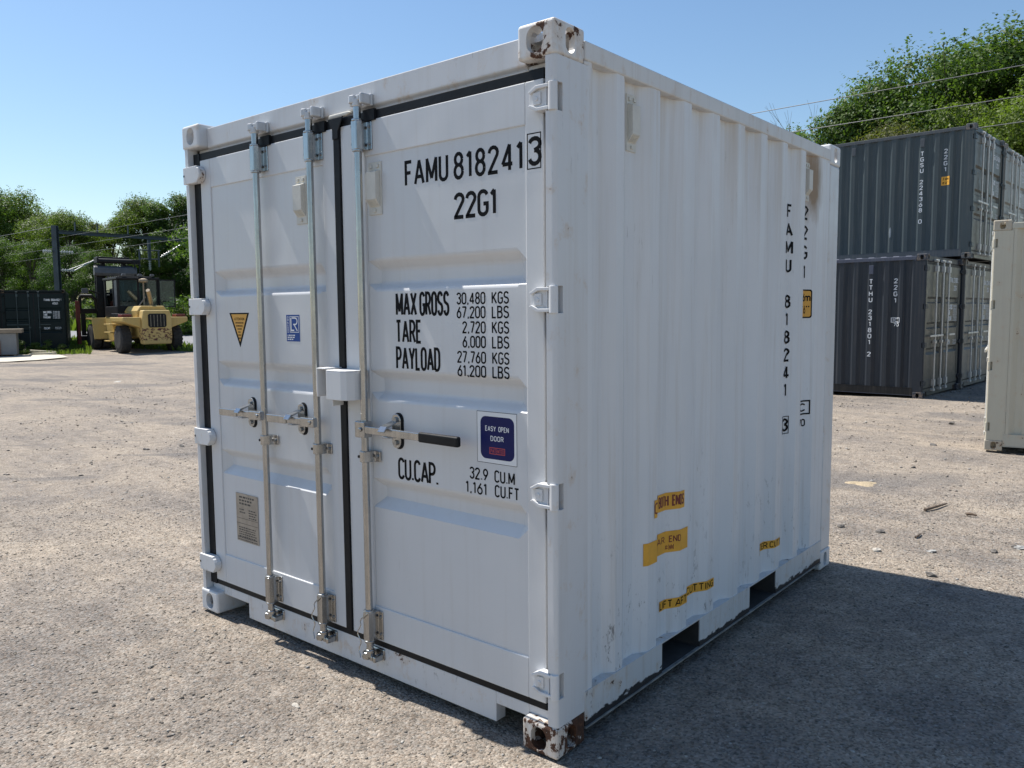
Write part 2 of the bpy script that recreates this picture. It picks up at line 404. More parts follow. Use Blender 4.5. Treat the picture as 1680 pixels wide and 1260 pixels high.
def side_breaks(L):
    br = [(.20, 0), (.229, 0), (.284, 1), (.344, 1), (.392, 0)]
    e = .442; k = 0
    while e+.2 < L-.19:
        br += [(e, 0), (e+.065, 1), (e+.135, 1), (e+.2, 0)]; e += .2715
    br.append((L-.175, 0)); return br
def xs(L, y, d=.036, x0=-.006):
    br = side_breaks(L); ys = [b[0] for b in br]; return x0-d*float(np.interp(y, ys, [b[1] for b in br]))
def side_panel(name, L, z0, z1, sign, m, parent, W=2.438):
    br = side_breaks(L); mb = MB(); n = len(br)
    V = [(-.006-.036*b, y, z) for z in (z0, z1) for y, b in br]
    if sign < 0: V = [(-W-x, y, z) for x, y, z in V]
    mb.add(V, [(i, i+1, n+i+1, n+i) for i in range(n-1)])
    o = mb.build(name, m, parent, .0028, 2)
    so = o.modifiers.new('s', 'SOLIDIFY'); so.thickness = .002; so.offset = 0
    return o
RW = 2.438
def post_profile(notch=False):
    r = .016
    if notch: return [(-.044, .006), (-.040, .006), (-.040, .048), (-.003, .048), (-.003, .198), (-.012, .198), (-.012, .06), (-.044, .06)]
    return [(-.044, .006)]+[(-.003-r+r*math.cos(math.radians(a)), .006+r+r*math.sin(math.radians(a))) for a in range(-90, 1, 15)]+[(-.003, .198), (-.012, .198), (-.012, .06), (-.044, .06)]
HINGE_Z = (.27, .963, 1.655, 2.337)
def door_post(parent, sx, m):
    mb = MB(); z = .118; hz = .047
    for c in HINGE_Z+(None,):
        z1 = (c-hz) if c else 2.473
        pr = post_profile(); pr = pr if sx > 0 else [(-RW-x, y) for x, y in pr]
        mb.prism(pr, 'z', z, z1)
        if c:
            pn = post_profile(True); pn = pn if sx > 0 else [(-RW-x, y) for x, y in pn]
            mb.prism(pn, 'z', z1, c+hz)
            z = c+hz
    return mb.build('corner_post', m, parent)
BANDS = [(1.835, 1.797, 1.737, 1.712), (1.370, 1.337, 1.277, 1.247), (.903, .868, .820, .775)]
BD = .036
def yd(z, y0=.042):
    for a, b, c, d in BANDS:
        if d < z < a:
            return y0+BD*float(np.interp(z, [d, c, b, a], [0, 1, 1, 0]))
    return y0
DOOR_BV = sorted(v for b in BANDS for v in b)
def door_sheet(mb, x0, x1, y0, z0, z1, taper=.048):
    """pressed panel with three recessed bands whose ends slope in"""
    zs = [z0]; dep = [0]
    for a, b, c, d in reversed(BANDS): zs += [d, c, b, a]; dep += [0, 1, 1, 0]
    zs.append(z1); dep.append(0)
    xs_ = [x0, x0+taper, x1-taper, x1]; xd = [0, 1, 1, 0]
    V = [(x, y0+BD*dz*dx, z) for z, dz in zip(zs, dep) for x, dx in zip(xs_, xd)]
    F = [(j*4+i, j*4+i+1, j*4+5+i, j*4+4+i) for j in range(len(zs)-1) for i in range(3)]
    mb.add(V, F)

def container_shell(root, L, MT, pockets=True, roofribs=True):
    W = RW
    zb = .115
    fc = MT.get('cast_rust', MT['cast'])
    for sx, x in ((1, 0), (-1, -W)):
        for sy, y in ((1, 0), (-1, L)):
            near = (sx > 0 and sy > 0)
            casting(root, sx, sy, True, (x, y, 2.591-.118), MT.get('cast_top', MT['cast']) if near else MT['cast'])
            casting(root, sx, sy, False, (x, y, 0), fc if near else MT.get('cast_low', MT['cast']))
    for sx in (1, -1): door_post(root, sx, MT['post'])
    for sx in (1, -1):
        X = (lambda v: v) if sx > 0 else (lambda v: -W-v)
        def bx(mb, x0, x1, *r):
            a, b = sorted((X(x0), X(x1))); mb.box(a, b, *r)
        mb = MB(); bx(mb, -.15, -.003, L-.174, L-.004, .1185, 2.4725); mb.build('corner_post', MT['post'], root, .012, 3)
        mb = MB(); bx(mb, -.06, .0, .1785, L-.1785, 2.49, 2.556); bx(mb, -.06, -.004, .1785, .215, 2.4735, 2.4899); bx(mb, -.06, -.004, L-.215, L-.1785, 2.4735, 2.4899); mb.build('top_rail', MT['rail'], root, .006)
        mb = MB(); segs = [(.1785, .76), (1.112, 1.672), (2.022, L-.1785)] if pockets and L < 4 else ([(.1785, 2.05-.0), (2.41, L-2.41), (L-2.05, L-.1785)] if pockets else [(.1785, L-.1785)])
        for a, b in segs: bx(mb, -.006, -.001, a, b, .058, .188)
        bx(mb, -.055, .0, .1785, L-.1785, .188, .193)
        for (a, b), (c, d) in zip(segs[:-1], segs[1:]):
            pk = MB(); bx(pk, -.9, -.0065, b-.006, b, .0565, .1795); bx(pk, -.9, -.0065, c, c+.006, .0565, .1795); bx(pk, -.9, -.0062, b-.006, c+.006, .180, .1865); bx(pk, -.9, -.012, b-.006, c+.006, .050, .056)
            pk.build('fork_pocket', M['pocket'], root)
        mb.build('bottom_rail', MT['low'], root)
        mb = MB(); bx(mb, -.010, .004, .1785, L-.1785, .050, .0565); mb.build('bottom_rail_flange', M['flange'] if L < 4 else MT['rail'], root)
        side_panel('side_panel', L, .193, 2.49, sx, MT['side'], root)
    # end wall, roof, floor
    mb = MB(); mb.box(-W+.15, -.15, L-.04, L-.03, .12, 2.5); mb.box(-W+.1625, -.1625, L-.06, L-.004, 2.47, 2.555); mb.box(-W+.1625, -.1625, L-.06, L-.004, .05, .16)
    mb.build('end_wall', MT['side'], root)
    mb = MB(); n = max(6, int((L-.4)/.21)); V = []
    ys = []
    for i in range(n):
        a = .2+(L-.4)*i/n; p = (L-.4)/n; ys += [(a, 0), (a+p*.3, 0), (a+p*.42, 1), (a+p*.85, 1), (a+p*.97, 0)]
    ys.append((L-.2, 0)); ys = [(.06, 0)]+ys+[(L-.06, 0)]
    V = [(x, y, 2.545+.028*h*xf) for y, h in ys for x, xf in ((-W+.0605, 0), (-W+.10, 1), (-.10, 1), (-.0605, 0))]
    mb.add(V, [(i*4+k, i*4+k+1, i*4+5+k, i*4+4+k) for i in range(len(ys)-1) for k in range(3)])
    mb.build('roof', MT['roof'], root)
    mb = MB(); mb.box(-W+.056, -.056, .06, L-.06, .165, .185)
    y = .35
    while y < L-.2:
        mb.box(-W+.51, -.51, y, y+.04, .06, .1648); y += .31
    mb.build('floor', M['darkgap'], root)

def frame_ends(root, MT):
    W = RW
    mb = MB(); mb.prism([(.085, 2.57), (.05, 2.57), (.05, 2.475), (.064, 2.463), (.064, 2.45), (.085, 2.45)], 'x', -W+.1625, -.1625)
    mb.prism([(.085, 2.4725), (.066, 2.4725), (.066, 2.45), (.085, 2.45)], 'x', -W+.053, -W+.1625); mb.prism([(.085, 2.4725), (.066, 2.4725), (.066, 2.45), (.085, 2.45)], 'x', -.1625, -.053)
    mb.build('door_header', MT['post'], root, .004)
    mb = MB()
    for a, b, z in ((-W+.1625, -W+.235, .104), (-W+.235, -W+.40, .104), (-W+.40, -.325, .026), (-.325, -.1625, .100)):
        mb.box(a, b, .043, .10, z, .150)
    mb.build('door_sill', MT['sill'], root, .003)
    mb = MB(); mb.box(-W+.053, -W+.1625, .046, .09, .1185, .15); mb.build('sill_end', MT['sill'], root); mb = MB(); mb.box(-.1625, -.053, .046, .09, .1185, .15); mb.build('sill_end', MT['sill'], root)

def hinge(parent, side, z, m):
    """blade on the door, barrel let into the post corner"""
    mb = MB(); h = .043
    S = (lambda x: x) if side > 0 else (lambda x: -RW-x)
    xo = -.118
    if side < 0:
        pl = [(-2.432, z-h), (-2.30, z-h)]+arc(-2.315, z, .040, h*.93, -70, 70, 6)+[(-2.30, z+h), (-2.432, z+h)]
        o = MB().prism(pl, 'y', -.004, .0345).build('hinge', m, parent, .006, 3)
        MB().cyl((-2.423, -.0005, z), (-2.423, -.0055, z), .006, 8).build('hinge_pin', M['bolthole'], o)
        return o
    poly = [(S(xo), z-.024), (S(xo+.035), z-h), (S(-.030), z-h), (S(-.030), z+h), (S(xo+.035), z+h), (S(xo), z+.024)]
    mb.prism(poly, 'y', .012, .036)
    if side > 0:
        rim = [(xo, z+.024), (xo+.035, z+h), (-.030, z+h), (-.030, z+h-.012), (xo+.04, z+h-.012), (xo+.010, z+.018)]
        mb.prism(rim, 'y', .000, .0122)
        mb.prism([(xo, z-.024), (xo+.035, z-h), (-.030, z-h), (-.030, z-h+.012), (xo+.04, z-h+.012), (xo+.010, z-.018)], 'y', .000, .0122)
        mb.box(-.100, -.066, .006, .0121, z-.02, z+.022); mb.cyl((-.083, .007, z), (-.083, .003, z), .008, 10)
    mb.cyl((S(-.0185), .0135, z-h-.004), (S(-.0185), .0135, z+h+.004), .0165, 14)
    o = mb.build('hinge', m, parent, .003)
    c = MB().cyl((S(-.033), .011, z+.006), (S(-.033), -.0005, z+.006), .004, 8).build('hinge_pin', M['bolthole'], o) if False else None
    return o
def bolt(mb, x, y, z, r=.008, h=.007): mb.cyl((x, y, z), (x, y-h, z), r, 6)

def locking_bar(parent, x, MT, detail=True, wire=False):
    g = MT['bar']; yb = .0; R = .0155
    bar = MB().cyl((x, yb, .148), (x, yb, 2.462), R, 16).build('locking_bar', g, parent, smooth=True)
    if not detail: return bar
    def sleeve(z0, z1):
        mb = MB()
        mb.prism([(x-.024, .035), (x-.026, .000), (x-.018, -.020), (x+.018, -.022), (x+.025, .002), (x+.026, .029), (x+.052, .029), (x+.052, .0355)], 'z', z0, z1)
        mb.cyl((x, yb, z0-.008), (x, yb, z0+.002), .024, 16); mb.cyl((x, yb, z1-.002), (x, yb, z1+.008), .024, 16)
        o = mb.build('bar_bracket', g, parent, .003)
        b = MB()
        for k in (.2, .8):
            b = MB(); bolt(b, x+.040, .030, z0+(z1-z0)*k, .0065, .008); b.build('bracket_bolt', M['bolt'], parent)
        hb = MB()
        for k in (.2, .82): hb.cyl((x-.0262, .006, z0+(z1-z0)*k), (x-.0215, -.0146, z0+(z1-z0)*k), .006, 8)
        return o
    s1 = sleeve(2.288, 2.405); s2 = sleeve(.188, .318)
    bk = MB()
    for z in (2.312, 2.384, .214, .292): bk.cyl((x-.021, -.008, z), (x-.026, -.013, z), .0055, 8)
    bk.build('bracket_hole', M['bolthole'], parent)
    # black seal pad behind the bar at the gasket, and the cams with their keepers
    pd = MB(); pd.box(x+.004, x+.075, .026, .040, 2.406, 2.452); pd.build('seal_pad', M['rubber'], parent)
    for zc, s in ((2.492, 1), (.118, -1)):
        mb = MB()
        mb.cyl((x, yb, zc-s*.03), (x, yb, zc+s*.002), .020, 14)
        mb.prism([(x-.034, -.016), (x-.018, -.026), (x+.004, -.020), (x+.006, .018), (x-.012, .026), (x-.020, .004), (x-.036, .002)], 'z', zc-.016, zc+.016)
        mb.box(x+.004, x+.026, -.012, .016, zc-.012+s*.006, zc+.010+s*.006)
        mb.build('bar_cam', MT['cam'] if s > 0 else g, parent, .004)
        mb = MB()
        mb.box(x-.040, x+.050, .034, .0495, zc-.026, zc+.026)
        mb.prism([(x+.022, .034), (x+.026, -.012), (x+.042, -.014), (x+.048, .034)], 'z', zc-.022, zc+.006 if s < 0 else zc+.022)
        mb.box(x-.046, x-.028, -.004, .034, zc-.022, zc-.004) if s > 0 else mb.box(x-.050, x-.036, -.010, .034, zc-.022, zc-.004)
        mb.build('cam_keeper', MT['cam'] if s > 0 else g, parent, .006)
    # mid guide
    mb = MB(); mb.prism([(x-.030, .0345), (x-.028, -.006), (x-.012, -.021), (x+.014, -.021), (x+.024, .008), (x+.030, .029), (x+.060, .029), (x+.060, .0355)], 'z', .978, 1.026)
    gd = mb.build('bar_guide', g, parent, .004)
    b = MB(); bolt(b, x+.045, .029, 1.002, .008, .009); b.build('guide_bolt', M['bolt'], gd) if False else b.build('guide_bolt', M['bolt'], parent)
    b = MB(); b.cyl((x-.0225, -.0105, 1.0), (x-.030, -.016, 1.0), .006, 8); b.build('guide_hole', M['bolthole'], parent)
    if wire:
        rg = random.Random(int(x*100)); pts = []
        for i in range(16):
            t = i/15
            if t < .25: pts.append((x+.03-.066*t/.25, -.026, .325-.05*t/.25))
            else:
                a = (t-.25)/.75; pts.append((x-.036+.008*math.sin(a*14), -.028+.004*math.cos(a*9), .275-.165*a))
        MB().tube(pts, .0026, 6).build('seal_wire', g, parent, smooth=True)
    return bar

def handle_set(parent, x, side, MT, grip):
    """handle hub on the bar, flat handle, retainer plate with flap"""
    g = MT['bar']; zc = 1.123
    mb = MB(); mb.box(x-.026, x+.034, -.034, .012, zc-.036, zc+.034) if side > 0 else mb.box(x-.085, x+.012, -.036, .010, zc-.022, zc+.020)
    mb.cyl((x+side*.012, -.034, zc), (x+side*.012, -.042, zc), .010, 10)
    hub = mb.build('handle_hub', g, parent, .004)
    x1 = x+side*.30; x2 = x+side*.575
    if side > 0:
        mb = MB().prism([(x+.03, -.030), (x+.03, -.018), (x2, -.024), (x2, -.036)], 'z', zc-.016, zc+.016)
        h = mb.build('door_handle', g, parent, .003)
        MB().prism([(x+.365, -.021), (x2+.010, -.0185), (x2+.010, -.0425), (x+.365, -.039)], 'z', zc-.020, zc+.021).build('handle_grip', M['rubber'], parent, .008, 3)
    else:
        mb = MB().prism([(x-.07, -.030), (x-.07, -.019), (x-.335, -.030), (x-.335, -.042)], 'z', zc-.016, zc+.015)
        mb.prism([(x-.190, -.0262), (x-.190, -.0425), (x-.335, -.0470), (x-.335, -.0322)], 'z', zc-.019, zc+.018)
        h = mb.build('door_handle', g, parent, .004)
    xc = x+side*.165
    st = arc(xc, zc+.045, .026, .026, 0, 180, 10)+arc(xc, zc-.047, .026, .026, 180, 360, 10)
    cp = MB().prism(st, 'y', .030, .041).build('handle_retainer', g, parent, .002)
    MB().prism([(a*1.0+.006, b) for a, b in [(xc+(p[0]-xc)*1.12, zc+(p[1]-zc)*1.07) for p in st]], 'y', .0395, .0418).build('retainer_gasket', M['rubber'], parent)
    for zz in (zc+.047, zc-.050):
        b = MB(); bolt(b, xc, .030, zz, .011, .009); b.build('retainer_bolt', M['bolt'], parent)
    mb = MB(); mb.prism([(.029, zc+.040), (.024, zc+.042), (-.040, zc+.026), (-.056, zc+.006), (-.052, zc+.001), (-.034, zc+.017)], 'x', xc-.020, xc+.020)
    mb.prism([(.030, zc-.020), (-.034, zc-.018), (-.034, zc-.024), (.030, zc-.028)], 'x', xc-.018, xc+.018)
    mb.build('retainer_flap', g, parent, .003)

def vent(parent, mp, w_=.078, h_=.215):
    """louvred plastic vent cover with a sloping lower face; mp maps (across, up, out) to space"""
    mb = MB()
    def bxm(u0, u1, v0, v1, o0, o1):
        V = [mp(u, v, o) for o in (o0, o1) for u, v in ((u0, v0), (u1, v0), (u1, v1), (u0, v1))]
        mb.add(V, [(0, 3, 2, 1), (4, 5, 6, 7), (0, 1, 5, 4), (1, 2, 6, 5), (2, 3, 7, 6), (3, 0, 4, 7)])
    a = w_/2
    bxm(-a, a, 0, h_, 0, .006)
    sec = [(.032, .006), (.062, .030), (.172, .030), (.180, .006)]
    V = [mp(u, v, o) for u in (-a*.80, a*.80) for v, o in sec]
    mb.add(V, [(0, 1, 2, 3), (7, 6, 5, 4), (0, 4, 5, 1), (1, 5, 6, 2), (2, 6, 7, 3), (3, 7, 4, 0)])
    for k in range(5):
        t = k/5; v = .036+.026*t; o = .009+.021*t
        bxm(-a*.62, a*.62, v, v+.002, o, o+.004)
    for u in (-a*.5, a*.5): bxm(u-.007, u+.007, .190, .204, .006, .012)
    bxm(-.007, .007, .010, .022, .006, .012)
    return mb

# ------------------------------------------------------------------ the white ten-foot container in front
L0 = 2.91
WM = dict(cast=M['clean_cast'], cast_top=M['white_cast'], cast_rust=M['rusty_cast'], cast_low=M['clean_cast'], post=M['white_post'], rail=M['white_rail'], low=M['white_low'],
          side=M['white_side'], roof=M['white_rail'], sill=M['sill'], bar=M['galv'], cam=plain('zinc_white_casting', (.55, .56, .57), .45, .25, .12, 30, .2))
root = empty('shipping_container', (0, 0, 0), 0, 'white container standing nearest, with galvanised locking bars and black FAMU 818241 3 lettering', 'shipping container')
container_shell(root, L0, WM); frame_ends(root, WM)

def mpd(x, z, o): return (x, yd(z)-o, z)
def mpf(x, z, o): return (x, .036-o, z)
DY = .036
def door_leaf(name, x0, x1, px0, px1, label):
    mb = MB(); zb, zt, pz0, pz1 = .178, 2.412, .333, 2.266
    mb.box(x0, px0, DY, .085, zb, zt); mb.box(px1, x1, DY, .085, zb, zt)
    mb.box(px0, px1, DY, .085, pz1, zt); mb.box(px0, px1, DY, .085, zb, pz0)
    o = mb.build(name, M['white'], root, .004)
    pn = MB(); door_sheet(pn, px0-.002, px1+.002, .042, pz0-.002, pz1+.002); p = pn.build('door_panel', M['white'], o, .010, 3)
    if label: o['label'] = label
    return o
dl = door_leaf('door', -2.332, -1.217, -2.237, -1.305, 'white door with two galvanised locking bars and a yellow triangle sticker')
dr = door_leaf('door', -1.175, -.076, -1.018, -.157, 'white door with the black container number and weights')
# gaskets
mb = MB(); mb.box(-2.3935, -2.3335, .035, .075, .15, 2.4495); mb.box(-2.3335, -1.197, .040, .075, 2.4125, 2.4495); mb.box(-2.3335, -1.197, .040, .075, .1505, .1775)
mb.box(-1.2165, -1.1755, .028, .07, .1775, 2.4125)
mb.build('door_gasket', M['rubber'], dl, .003)
mb = MB(); mb.box(-.0755, -.0445, .050, .075, .15, 2.4495); mb.box(-1.197, -.0755, .040, .075, 2.4125, 2.4495); mb.box(-1.197, -.0755, .040, .075, .1505, .1775)
mb.prism([(-1.245, 2.4505), (-1.14, 2.4505), (-1.155, 2.425), (-1.176, 2.39), (-1.176, 2.36), (-1.215, 2.36), (-1.215, 2.40)], 'y', .022, .0275)
mb.build('door_gasket', M['rubber'], dr, .003)
mb = MB(); mb.prism([(-1.250, 2.452), (-1.13, 2.452), (-1.10, 2.462), (-1.12, 2.470), (-1.245, 2.470)], 'y', .030, .050); mb.build('gasket_cap', M['vent'], root, .006)
for z in HINGE_Z: hinge(dr, 1, z, M['hinge']); hinge(dl, -1, z, M['hinge'])
locking_bar(dl, -1.766, WM); locking_bar(dl, -1.347, WM, wire=True); locking_bar(dr, -1.018, WM, wire=True)
handle_set(dl, -1.766, -1, WM, False); handle_set(dl, -1.347, -1, WM, False); handle_set(dr, -1.018, 1, WM, True)
# lock box across the two doors
mb = MB()
mb.prism([(-1.195, .036), (-1.195, -.058), (-1.178, -.074), (-1.080, -.074), (-1.055, -.062), (-1.040, -.030), (-1.030, .036), (-1.036, .036), (-1.046, -.028), (-1.060, -.056), (-1.082, -.068), (-1.176, -.068), (-1.189, -.055), (-1.189, .036)], 'z', 1.244, 1.366)
mb.prism([(-1.195, .036), (-1.195, -.058), (-1.178, -.074), (-1.080, -.074), (-1.055, -.062), (-1.040, -.030), (-1.030, .036)], 'z', 1.366, 1.371)
mb.build('lock_box', M['hinge'], dr, .005)
mb = MB(); mb.box(-1.262, -1.256, -.062, .036, 1.250, 1.376); mb.box(-1.256, -1.198, -.062, .036, 1.372, 1.378); mb.box(-1.200, -1.192, -.03, .034, 1.21, 1.243)
mb.build('lock_bracket', M['hinge'], dl, .003)
# vents on the doors
vent(dr, lambda u, v, o: (-.959+u, .042-o, 2.022+v)).build('vent_cover', M['vent'], dr, .003)
vent(dl, lambda u, v, o: (-1.468+u, .042-o, 2.022+v)).build('vent_cover', M['vent'], dl, .003)
# lettering on the right door
T = []
T += text('FAMU', -.776, 2.116, .104, .230, .135, .24); T += text('818241', -.505, 2.114, .104, .330, .135, .26)
T += text('3', -.138, 2.120, .102, .047, .15)+frame(-.149, -.086, 2.110, 2.234, .004)
decal('container_number', T, M['black'], dr, lambda x, z, o: (x, (.036 if x > -.157 else .042)-o, z), [-.157])
decal('size_code', text('22G1', -.505, 1.967, .100, .204, .15), M['black'], dr, mpd)
for T in (text('MAX', -.846, 1.600, .099, .114, .13, .22)+text('GROSS', -.706, 1.600, .098, .156, .125, .24), text('TARE', -.850, 1.489, .097, .143, .125, .22), text('PAYLOAD', -.851, 1.379, .097, .247, .125, .22)):
    decal('weight_label', T, M['black'], dr, mpd, (), DOOR_BV)
rows = [('30,480', 'KGS', 1.643), ('67,200', 'LBS', 1.590), ('2,720', 'KGS', 1.533), ('6,000', 'LBS', 1.478), ('27,760', 'KGS', 1.419), ('61,200', 'LBS', 1.366)]
for a, b, z in rows:
    x0 = -.503 if len(a) == 6 else -.474
    decal('weight_figure', text(a, x0, z, .047, -.360-x0, .14), M['black'], dr, mpd, (), DOOR_BV); decal('weight_unit', text(b, -.323, z, .047, .078, .14), M['black'], dr, mpd, (), DOOR_BV)
decal('volume_label', text('CU.CAP.', -.852, .917, .094, .228, .13, .17), M['black'], dr, mpd, (), DOOR_BV)
decal('volume_figure', text('32.9', -.446, .971, .048, .090, .14), M['black'], dr, mpd, (), DOOR_BV); decal('volume_unit', text('CU.M', -.318, .972, .048, .094, .14), M['black'], dr, mpd, (), DOOR_BV)
decal('volume_figure', text('1,161', -.468, .914, .048, .106, .14), M['black'], dr, mpd, (), DOOR_BV); decal('volume_unit', text('CU.FT', -.317, .916, .048, .114, .14), M['black'], dr, mpd, (), DOOR_BV)
st = decal('door_sticker', rect(-.407, -.209, 1.043, 1.240), M['stwhite'], dr, mpd); st['label'] = 'white sticker with a navy rounded square'
decal('sticker_field', rrect(-.389, -.222, 1.060, 1.222, .026, 1), M['blue'], dr, mpd)
decal('sticker_edge', frame(-.407, -.209, 1.043, 1.240, .0018, 1), M['black'], dr, mpd)
T = text('EASY OPEN', -.363, 1.166, .020, .114, .15, .24, lev=3)+text('DOOR', -.337, 1.129, .020, .062, .15, .24, lev=3)
decal('sticker_text', T, M['stwhite'], dr, mpd)
T = frame(-.344, -.267, 1.079, 1.105, .003, 3)+text('PATENTED', -.337, 1.084, .015, .064, .14, lev=3)
decal('sticker_stamp', T, M['red'], dr, mpd)
# stickers on the left door
tri = [(-2.114, 1.621), (-1.934, 1.621), (-2.023, 1.446)]
s = decal('warning_sticker', [(tri, 0)], M['black'], dl, mpd); s['label'] = 'amber triangle with black border'
cx, cz = -2.0237, 1.566
decal('warning_field', [([(cx+(a-cx)*.80, cz+(b-cz)*.80+.004) for a, b in tri], 1)], M['amber_dark'], dl, mpd)
rg = random.Random(3)
T = text('ATTENTION', -2.067, 1.583, .014, .088, .15, lev=3)
for k, hw in enumerate((.036, .031, .018, .012, .012, .008)):
    z = 1.567-.0155*k; x = -2.0235-hw
    while x < -2.0235+hw-.003:
        wl = rg.uniform(.004, .010); T += rect(x, min(x+wl, -2.0235+hw), z, z+.007, 3); x += wl+.003
decal('warning_text', T, M['black'], dl, mpd)
s = decal('certificate_sticker', rect(-1.621, -1.516, 1.484, 1.609), M['lrblue'], dl, mpd); s['label'] = 'blue sticker with white LR monogram'
T = frame(-1.594, -1.523, 1.526, 1.602, .003, 1)
T += [(q, 2) for q in stroke([(-1.584, 1.594), (-1.584, 1.536), (-1.560, 1.536)], .007)]
T += [(q, 3) for q in stroke([(-1.577, 1.594), (-1.553, 1.594)]+arc(-1.550, 1.579, .015, .015, 90, -90, 6)+[(-1.566, 1.564)], .006)]+[(q, 4) for q in stroke([(-1.560, 1.564), (-1.535, 1.534)], .006)]
tt = text('CERTIFIED', 0, 0, .012, .076, .15)
T += [([(-1.602-b, 1.526+a) for a, b in pl], lv+1) for pl, lv in tt]
for k, f in enumerate((.6, .75, .45)): T += lines([(1.510-.0095*k, f)], -1.614, -1.535, .0055, rg)
decal('certificate_mark', T, M['stwhite'], dl, mpd)
s = decal('approval_plate', rect(-2.116, -1.915, .434, .688), M['plate'], dl, mpd, (), (), .003); s['label'] = 'grey etched approval plate'
T = []
for k in range(3): T += lines([(.664-.017*k, .9-.1*k)], -2.085, -1.95, .009, rg)
for k in range(4): T += lines([(.602-.013*k, .8)], -2.000, -1.930, .006, rg)
T += lines([(.600, .7), (.585, .8)], -2.085, -2.03, .006, rg)
T += rect(-2.112, -1.919, .555, .557, 1)+rect(-2.112, -1.919, .528, .530, 1)
for k in range(5): T += lines([(.505-.012*k, .95)], -2.095, -1.935, .006, rg)
for z in (.452, .440): T += lines([(z, .95)], -2.110, -1.92, .005, rg)
decal('approval_text', T, M['platetext'], dl, mpd, (), (), .0034)
# weathered side: vents, stickers, vertical number
side_br = [b[0] for b in side_breaks(L0)]
def mps(u, v, o): return (xs(L0, u)+o+.0028, u, v)
vent(root, lambda u, v, o: (-.042+o, .546+u, 2.232+v), .070).build('vent_cover', M['vent'], root, .003)
vent(root, lambda u, v, o: (-.042+o, 2.452+u, 2.232+v), .068).build('vent_cover', M['vent'], root, .003)
k0 = 0
for nm, wd_ in zip(('owner_code', 'serial_number', 'check_digit'), ('FAMU', '818241', '3')):
    decal(nm, vtext(wd_, 2.197, 2.190-.0985*k0, .076, .0985, .042, .16), M['black'], root, mps, side_br); k0 += len(wd_)+1
decal('side_number_box', frame(2.168, 2.228, .920, 1.020, .004), M['black'], root, mps, side_br)
decal('side_size_code', vtext('22G1', 2.446, 2.205, .080, .112, .062, .17), M['black'], root, mps, side_br)
decal('side_class_mark', frame(2.37, 2.525, 1.00, 1.085, .009)+text('IC', 2.40, 1.018, .05, .09, .17)+text('70', 2.42, .930, .045, .07, .17), M['black'], root, mps, side_br)
s = decal('height_sticker', rrect(2.385, 2.520, 1.565, 1.730, .015), M['black'], root, mps, side_br); s['label'] = 'yellow height warning sticker with black border'
decal('height_field', rrect(2.392, 2.512, 1.573, 1.722, .012, 1), M['amber_dark'], root, mps, side_br)
decal('height_text', text('2.6m', 2.385, 1.660, .05, .120, .17, lev=3), M['black'], root, mps, side_br)
decal('height_text', text("8'6''", 2.40, 1.590, .05, .10, .17, lev=3), M['black'], root, mps, side_br)
def side_sticker(y0, y1, z0, z1, parts, mt, lab):
    s = decal('side_sticker', rect(y0, y1, z0, z1), M['amber'], root, mps, side_br); s['label'] = lab
    T = []
    for txt, a, b, zz, h in parts: T += text(txt, a, zz, h, b-a, .15, lev=2)
    return decal('side_sticker_text', T, mt, root, mps, side_br)
side_sticker(.690, .952, .750, .826, [('ON', .694, .775, .765, .05), ('BOTH', .790, .858, .765, .05), ('ENDS', .880, .943, .765, .05)], M['darkred'], 'orange sticker reading both ends')
side_sticker(.620, 1.001, .560, .655, [('REAR', .715, .838, .604, .030), ('END', .866, .920, .604, .030)], M['darkred'], 'plain yellow sticker reading rear end')
K = [[(0, .9), (.0, .75)], [(-.2, .72), (.2, .72)], [(-.1, .62), (-.05, .3)], [(.12, .62), (.06, .3)], [(-.22, .22), (.2, .28)],
     [(.35, .98), (.35, .68), (.95, .68), (.95, .98)], [(.65, 1), (.65, .68)], [(.28, .52), (1.0, .52)], [(.36, 0), (.36, .34), (.94, .34), (.94, .0)], [(.55, .32), (.55, .05)], [(.75, .32), (.75, .05)]]
T = []
for j, pl in enumerate(K):
    T += [(q, 3) for q in stroke([(.852+px*.034, .571+pz*.024) for px, pz in pl], .0028)]
decal('side_sticker_text', T, M['darkred'], root, mps, side_br)
side_sticker(.800, 1.255, .306, .350, [('LIFT', .806, .880, .311, .034), ('AFTER', .897, 1.035, .311, .034), ('CUTTING', 1.052, 1.245, .311, .034)], M['black'], 'amber sticker reading lift after cutting')
side_sticker(1.806, 2.150, .318, .362, [('AFTER', 1.812, 1.955, .323, .034), ('CUTTING', 1.972, 2.140, .323, .034)], M['black'], 'amber sticker reading after cutting')

